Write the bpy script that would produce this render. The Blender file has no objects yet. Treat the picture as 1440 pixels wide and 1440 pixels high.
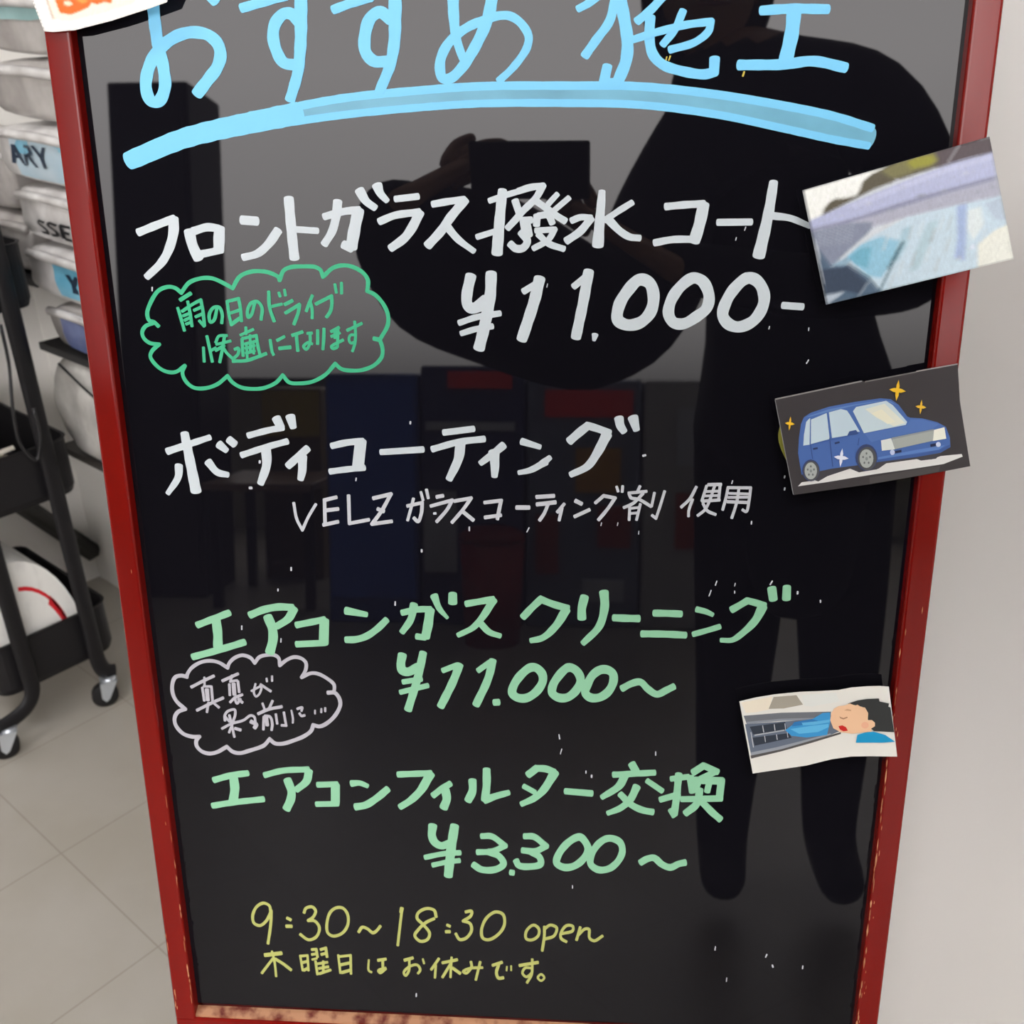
import bpy, bmesh, math, random
from mathutils import Vector, Matrix, noise
import numpy as np
random.seed(7)
C = bpy.context.scene.collection
PI = math.pi

# ---------------------------------------------------------------- camera, sky, exposure
sc = bpy.context.scene
sc.view_settings.view_transform = 'Standard'
sc.view_settings.look = 'None'
sc.view_settings.gamma = 1
sc.view_settings.use_curve_mapping = False
sc.view_settings.exposure = 0.0

CAM = Vector((0.05158, -0.57498, 1.18050))
RIGHT = Vector((0.99746, 0.06832, -0.02016))
UP = Vector((-0.01314, 0.45456, 0.89062))
BACK = Vector((0.07001, -0.88809, 0.45430))
cd = bpy.data.cameras.new('camera')
cd.sensor_width = 36.0; cd.lens = 36.0; cd.clip_start = 0.01; cd.clip_end = 200
cd.dof.use_dof = True; cd.dof.focus_distance = 0.74; cd.dof.aperture_fstop = 11
co = bpy.data.objects.new('camera', cd); C.objects.link(co)
M = Matrix((RIGHT, UP, BACK)).transposed().to_4x4(); M.translation = CAM
RZ = Matrix.Rotation(math.radians(36.8699), 3, 'Z')      # board axes -> room axes (walls along x and y)
co.matrix_world = RZ.to_4x4() @ M
sc.camera = co

SKY = 1.85
w = bpy.data.worlds.new('overcast_sky'); sc.world = w; w.use_nodes = True
nt = w.node_tree; nt.nodes.clear()
tc = nt.nodes.new('ShaderNodeTexCoord'); sp = nt.nodes.new('ShaderNodeSeparateXYZ')
rp = nt.nodes.new('ShaderNodeValToRGB'); bg = nt.nodes.new('ShaderNodeBackground'); ow = nt.nodes.new('ShaderNodeOutputWorld')
mp = nt.nodes.new('ShaderNodeMapRange'); mp.inputs[1].default_value = -0.2; mp.inputs[2].default_value = 0.6
nt.links.new(tc.outputs['Generated'], sp.inputs[0]); nt.links.new(sp.outputs['Z'], mp.inputs[0])
nt.links.new(mp.outputs[0], rp.inputs[0]); nt.links.new(rp.outputs[0], bg.inputs[0]); nt.links.new(bg.outputs[0], ow.inputs[0])
cr = rp.color_ramp
def zpos(z): return (z + 0.2) / 0.8
stops = [(-0.08, .06), (-0.02, .24), (0.0, .36), (0.055, .62), (0.11, .77), (0.17, .86), (0.26, 1.0), (0.6, 1.05)]
cr.elements[0].position = zpos(stops[0][0]); cr.elements[1].position = zpos(stops[-1][0])
for z, v in stops[1:-1]: cr.elements.new(zpos(z))
for e, (z, v) in zip(sorted(cr.elements, key=lambda e: e.position), stops): e.color = (v, v * .955, v * .945, 1)
bg.inputs['Strength'].default_value = 5.0 * SKY

# ---------------------------------------------------------------- helpers
def lin(c):
    return tuple((x / 255 / 12.92) if x / 255 <= .04045 else ((x / 255 + .055) / 1.055) ** 2.4 for x in c)
_m = {}
def mat(name, rgb, rough=.5, spec=.5, metal=0., emit=None, ior=None):
    if name in _m: return _m[name]
    m = bpy.data.materials.new(name); m.use_nodes = True
    b = m.node_tree.nodes['Principled BSDF']
    b.inputs['Base Color'].default_value = (*lin(rgb), 1); b.inputs['Roughness'].default_value = rough
    b.inputs['Metallic'].default_value = metal; b.inputs['Specular IOR Level'].default_value = spec
    if ior: b.inputs['IOR'].default_value = ior
    if emit:
        b.inputs['Emission Color'].default_value = (*lin(rgb), 1); b.inputs['Emission Strength'].default_value = emit
    _m[name] = m; return m
def noisy(name, rgb, rgb2, scale=20, rough=.5, spec=.5, lo=.35, hi=.65, stretch=(1, 1, 1), bump=0., detail=4):
    if name in _m: return _m[name]
    m = mat(name, rgb, rough, spec); t = m.node_tree; b = t.nodes['Principled BSDF']
    tcn = t.nodes.new('ShaderNodeTexCoord'); mpn = t.nodes.new('ShaderNodeMapping'); mpn.inputs['Scale'].default_value = stretch
    n = t.nodes.new('ShaderNodeTexNoise'); n.inputs['Scale'].default_value = scale; n.inputs['Detail'].default_value = detail
    r = t.nodes.new('ShaderNodeValToRGB'); r.color_ramp.elements[0].position = lo; r.color_ramp.elements[1].position = hi
    r.color_ramp.elements[0].color = (*lin(rgb), 1); r.color_ramp.elements[1].color = (*lin(rgb2), 1)
    t.links.new(tcn.outputs['Object'], mpn.inputs[0]); t.links.new(mpn.outputs[0], n.inputs[0])
    t.links.new(n.outputs[0], r.inputs[0]); t.links.new(r.outputs[0], b.inputs['Base Color'])
    if bump:
        bm_ = t.nodes.new('ShaderNodeBump'); bm_.inputs['Strength'].default_value = bump; bm_.inputs['Distance'].default_value = .002
        t.links.new(n.outputs[0], bm_.inputs['Height']); t.links.new(bm_.outputs[0], b.inputs['Normal'])
    return m

OFF = {}                      # world offset of the root that each object hangs from
def thing(name, label, cat, loc=(0, 0, 0), group=None):
    loc = RZ @ Vector(loc); o = bpy.data.objects.new(name, None); C.objects.link(o); o.location = loc
    o.empty_display_size = .02
    o['label'] = label; o['category'] = cat
    if group: o['group'] = group
    OFF[o.name] = Vector(loc); return o
def tag(o, label, cat, group=None):
    o['label'] = label; o['category'] = cat
    if group: o['group'] = group
    return o

class MB:
    def __init__(s): s.v = []; s.f = []; s.m = []; s.mats = []; s.sm = []
    def mi(s, m):
        if m not in s.mats: s.mats.append(m)
        return s.mats.index(m)
    def add(s, vs, fs, m, smooth=False):
        o = len(s.v); s.v += [Vector(p) for p in vs]; k = s.mi(m)
        for f in fs: s.f.append([o + i for i in f]); s.m.append(k); s.sm.append(smooth)
        return s
    def bm(s, b, m, smooth=False):
        b.verts.index_update()
        s.add([v.co.copy() for v in b.verts], [[v.index for v in f.verts] for f in b.faces], m, smooth); b.free(); return s
    def frame_box(s, o, ax, ay, az, x0, x1, y0, y1, z0, z1, m, bev=0., seg=2):
        b = bmesh.new(); bmesh.ops.create_cube(b, size=1)
        for v in b.verts:
            v.co = Vector(((x0 + x1) / 2 + v.co.x * (x1 - x0), (y0 + y1) / 2 + v.co.y * (y1 - y0), (z0 + z1) / 2 + v.co.z * (z1 - z0)))
        if bev: bmesh.ops.bevel(b, geom=list(b.edges), offset=bev, segments=seg, profile=.5, affect='EDGES')
        for v in b.verts: v.co = o + ax * v.co.x + ay * v.co.y + az * v.co.z
        bmesh.ops.recalc_face_normals(b, faces=list(b.faces))
        return s.bm(b, m)
    def box(s, x0, x1, y0, y1, z0, z1, m, bev=0.):
        return s.frame_box(Vector(), Vector((1, 0, 0)), Vector((0, 1, 0)), Vector((0, 0, 1)), x0, x1, y0, y1, z0, z1, m, bev)
    def tube(s, pts, r, m, n=10, flat=None, flatdir=None):
        pts = [Vector(p) for p in pts]; rings = []; up = None
        for i, p in enumerate(pts):
            d = (pts[min(i + 1, len(pts) - 1)] - pts[max(i - 1, 0)]).normalized()
            if flatdir is not None: a = (flatdir - d * flatdir.dot(d)).normalized()
            else:
                if up is None: up = Vector((0, 0, 1)) if abs(d.z) < .9 else Vector((1, 0, 0))
                a = (up - d * up.dot(d)).normalized(); up = a
            b_ = d.cross(a); rr = r[i] if isinstance(r, (list, tuple)) else r
            r2 = flat if flat else rr
            rings.append([p + a * math.cos(t) * r2 + b_ * math.sin(t) * rr for t in [2 * PI * k / n for k in range(n)]])
        vs = [v for g in rings for v in g]; fs = []
        for i in range(len(rings) - 1):
            for k in range(n): fs.append([i * n + k, i * n + (k + 1) % n, (i + 1) * n + (k + 1) % n, (i + 1) * n + k])
        fs.append(list(range(n))[::-1]); fs.append([len(vs) - n + k for k in range(n)])
        return s.add(vs, fs, m, True)
    def build(s, name, parent=None, label=None):
        me = bpy.data.meshes.new(name); s.v = [RZ @ v for v in s.v]
        off = OFF.get(parent.name, Vector()) if parent else Vector()
        if parent is None:      # origin at the base of the thing
            xs = [v for v in s.v]; off = Vector((sum(v.x for v in xs) / len(xs), sum(v.y for v in xs) / len(xs), min(v.z for v in xs)))
        me.from_pydata([v - off for v in s.v], [], s.f); 
        for m in s.mats: me.materials.append(m)
        me.polygons.foreach_set('material_index', s.m); me.polygons.foreach_set('use_smooth', s.sm); me.update()
        o = bpy.data.objects.new(name, me); C.objects.link(o)
        if parent: o.parent = parent
        else: o.location = off
        OFF[o.name] = off
        if label: o['label'] = label
        return o
def struct(o): o['kind'] = 'structure'; return o
def catmull(P, n=7):
    if len(P) < 3: return P
    out = []
    for i in range(len(P) - 1):
        p0 = P[max(i - 1, 0)]; p1 = P[i]; p2 = P[i + 1]; p3 = P[min(i + 2, len(P) - 1)]
        if i == 0: p0 = 2 * p1 - p2
        if i == len(P) - 2: p3 = 2 * p2 - p1
        if (P[0] - P[-1]).length < 1e-9 and len(P) > 4:
            if i == 0: p0 = P[-2]
            if i == len(P) - 2: p3 = P[1]
        def tj(t, a, b): return t + max((b - a).length, 1e-9) ** .5
        t0 = 0; t1 = tj(t0, p0, p1); t2 = tj(t1, p1, p2); t3 = tj(t2, p2, p3)
        for k in range(n):
            t = t1 + (t2 - t1) * k / n
            A1 = (t1 - t) / (t1 - t0) * p0 + (t - t0) / (t1 - t0) * p1; A2 = (t2 - t) / (t2 - t1) * p1 + (t - t1) / (t2 - t1) * p2
            A3 = (t3 - t) / (t3 - t2) * p2 + (t - t2) / (t3 - t2) * p3
            B1 = (t2 - t) / (t2 - t0) * A1 + (t - t0) / (t2 - t0) * A2; B2 = (t3 - t) / (t3 - t1) * A2 + (t - t1) / (t3 - t1) * A3
            out.append((t2 - t) / (t2 - t1) * B1 + (t - t1) / (t2 - t1) * B2)
    out.append(P[-1]); return out
def smooth3(P, n=6): return catmull([Vector(p) for p in P], n)

# ---------------------------------------------------------------- room (walls run along e1 and -e2 from the corner behind the shelf)
COR = Vector((-1.056, 1.3825, 0)); E1 = Vector((.8, -.6, 0)); E2 = Vector((.6, .8, 0)); ZZ = Vector((0, 0, 1)); N2 = -E2
H = 3.5
wallm = noisy('painted_wall', (226, 224, 221), (222, 220, 215), 3, .6, .3, stretch=(1, 1, .1))
wallg = noisy('painted_wall_grey', (176, 172, 158), (170, 166, 150), 3, .6, .3)
ceilm = mat('ceiling_white', (226, 224, 220), .8)
def tile_floor():
    m = noisy('vinyl_floor', (174, 169, 160), (166, 160, 149), 5, .38, .4, detail=8)
    t = m.node_tree; b = t.nodes['Principled BSDF']
    br = t.nodes.new('ShaderNodeTexBrick'); br.offset = 0; br.inputs['Scale'].default_value = 1
    br.inputs['Brick Width'].default_value = .272; br.inputs['Row Height'].default_value = .272; br.inputs['Mortar Size'].default_value = .0016
    br.inputs['Mortar Smooth'].default_value = .6
    br.inputs['Color1'].default_value = (1, 1, 1, 1); br.inputs['Color2'].default_value = (.97, .97, .96, 1); br.inputs['Mortar'].default_value = (.74, .72, .68, 1)
    tcn = t.nodes.new('ShaderNodeNewGeometry'); mpn = t.nodes.new('ShaderNodeMapping')
    mpn.inputs['Location'].default_value = (.114 + .272 * 30, .012 + .272 * 30, 0)
    mx = t.nodes.new('ShaderNodeMix'); mx.data_type = 'RGBA'; mx.blend_type = 'MULTIPLY'; mx.inputs[0].default_value = 1
    src = b.inputs['Base Color'].links[0].from_socket
    t.links.new(tcn.outputs['Position'], mpn.inputs[0]); t.links.new(mpn.outputs[0], br.inputs[0])
    t.links.new(src, mx.inputs[6]); t.links.new(br.outputs[0], mx.inputs[7]); t.links.new(mx.outputs[2], b.inputs['Base Color'])
    return m
RP = [Vector((-1.056, 1.3825, 0)), Vector((-5.843, -5.0, 0)), Vector((4.2, -5.0, 0)), Vector((4.2, -2.56, 0))]
def slab(name, z0, z1, m):
    n = len(RP); vs = [p + ZZ * z0 for p in RP] + [p + ZZ * z1 for p in RP]
    fs = [list(range(n))[::-1], list(range(n, 2 * n))] + [[i, (i + 1) % n, n + (i + 1) % n, n + i] for i in range(n)]
    return struct(MB().add(vs, fs, m).build(name))
slab('floor', -.1, 0, tile_floor()); slab('ceiling', H, H + .1, ceilm)
def wall(name, a, b, out, m, z0=0, z1=H, t=.1):
    d = (b - a); L = d.length; d.normalize()
    return struct(MB().frame_box(a, d, out, ZZ, 0, L, 0, t, z0, z1, m).build(name))
wall('wall_left', RP[0], RP[1], -E1, wallm)
wall('wall_right', RP[0] - E1 * .1, RP[3] , E2, wallm)
wall('wall_side', RP[3], RP[2], Vector((1, 0, 0)), wallm)
wb = MB()
for x0, x1, z0, z1 in ((-5.84, 4.2, 0, .84), (-5.84, -2.86, .84, H), (2.30, 4.2, .84, H), (-2.86, 2.30, 3.30, H)): wb.box(x0, x1, -5.1, -5.0, z0, z1, wallg)
struct(wb.build('wall_back'))
fr = MB(); al = mat('aluminium_window', (120, 120, 122), .4, .5, .6)
for x in (-2.86, 2.24): fr.box(x, x + .06, -5.06, -4.995, .88, 3.24, al)
fr.box(-2.86, 2.30, -5.08, -4.98, .84, .88, al); fr.box(-2.86, 2.30, -5.08, -4.995, 3.24, 3.30, al)
struct(fr.build('window_1'))

# ---------------------------------------------------------------- the menu board
ZB = .38; W = .60; TOP = .92
BU = Vector((1, 0, 0)); BV = Vector((0, .16505, .98629)); BN = Vector((0, -.98629, .16505))
def BP(u, v, h=0.): return Vector((0, 0, ZB)) + BU * (u - W / 2) + BV * v + BN * h
B0 = BP(0, 0, 0)
red = noisy('red_lacquer', (126, 17, 10), (110, 12, 7), 9, .12, .25, stretch=(3, 3, .4), lo=.3, hi=.7)
wood = noisy('bare_wood', (206, 146, 104), (150, 78, 46), 60, .6, .3, stretch=(1, 1, 1))
lipm = noisy('worn_lip', (182, 132, 98), (98, 24, 14), 70, .5, .3, lo=.44, hi=.66, stretch=(1, 1, 1))
black = mat('gloss_black_panel', (17, 16, 21), .015, .27, ior=1.5)
board = thing('menu_board', 'black glossy menu board in a worn red wooden frame, covered in Japanese handwriting and prices', 'menu board', (0, 0, 0))
def bbox(name, u0, u1, v0, v1, h0, h1, m, bev, label=None):
    return MB().frame_box(B0, BU, BV, BN, u0, u1, v0, v1, h0, h1, m, bev, 3).build(name, board, label)
bbox('panel', .012, W - .012, .012, TOP - .012, -.016, -.0095, black, 0, 'glossy black writing panel')
bbox('frame_stile', 0, .0178, .002, TOP, -.022, 0, red, .0022)
bbox('frame_stile', W - .0178, W, .002, TOP, -.022, 0, red, .0022)
for u in (.004, W - .026): bbox('front_leg', u, u + .022, -.384, -.012, -.020, -.003, red, .002)
bbox('frame_rail', 0, W, -.0155, .0038, -.022, -.0002, red, .002)
bbox('frame_rail', .0172, W - .0172, TOP - .0185, TOP - .0005, -.022, -.0004, red, .0022)
lp = MB(); prof = [(.0099, -.0095), (.0088, -.0068), (.0062, -.0022), (.0036, -.0022), (.0036, -.0095)]; NL = 60
lv = [BP(.0175 + (W - .035) * i / NL, v + (.0006 * noise.noise(Vector((i * .7, v * 90, 0))) if 0 < q < 3 else 0), h) for i in range(NL + 1) for q, (v, h) in enumerate(prof)]
lp.add(lv, [[i * 5 + k, i * 5 + (k + 1) % 5, (i + 1) * 5 + (k + 1) % 5, (i + 1) * 5 + k] for i in range(NL) for k in range(5)], lipm)
lp.build('worn_lip', board, 'chipped upper edge of bottom rail showing tan wood')
we = MB()
def chip(u, v, du, dv, h=.00025):
    n = 5; L = []; R_ = []
    for i in range(n + 1):
        t = i / n; wd = du * (1 - (2 * t - 1) ** 2) * random.uniform(.5, 1) + du * .1
        L.append(BP(u - wd / 2, v + dv * t, h)); R_.append(BP(u + wd / 2, v + dv * t, h))
    we.add(L + R_, [[i, n + 1 + i, n + 2 + i, i + 1] for i in range(n)], wood)
for ue, vm, sgn in ((.0172, .29, -1), (W - .0172, .40, 1)):
    v = .02
    while v < vm:
        dens = (1 - v / vm) * .75 + .2
        L = random.uniform(.004, .016)
        if random.random() < dens: chip(ue + sgn * random.uniform(-.0004, .0007), v, random.uniform(.0006, .0016), L)
        v += L * random.uniform(.6, 1.3)
for i in range(16):
    chip(W - .0172 + random.uniform(.001, .004), random.uniform(.02, .4), .0006, random.uniform(.002, .006))
for i in range(9): chip(.0012 + random.uniform(0, .002), random.uniform(0, .09), .0007, random.uniform(.004, .012))
for u, v, dv in ((.595, .40, .006), (.596, .55, .004), (.588, .30, .005), (.0125, .42, .004), (.014, .2, .004)): chip(u, v, .0006, dv)
we.build('worn_edge', board, 'bare tan wood showing through chipped red paint')['kind'] = 'stuff'
# rear support so that the board stands by itself
for u in (.07, W - .08):
    a = BP(u, TOP - .06, -.03); b = Vector((a.x, a.y + .035, 0))
    d = (b - a).normalized()
    MB().frame_box(a, Vector((1, 0, 0)), d.cross(Vector((1, 0, 0))), d, 0, .022, -.008, .008, 0, (b - a).length, red, .002).build('rear_leg', board)
a = BP(.07, TOP - .06, -.03)
MB().frame_box(a, Vector((1, 0, 0)), Vector((0, 1, 0)), ZZ, 0, .45 + .022, -.004, .010, -.01, .02, red, .002).build('rear_crossbar', board)

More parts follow.
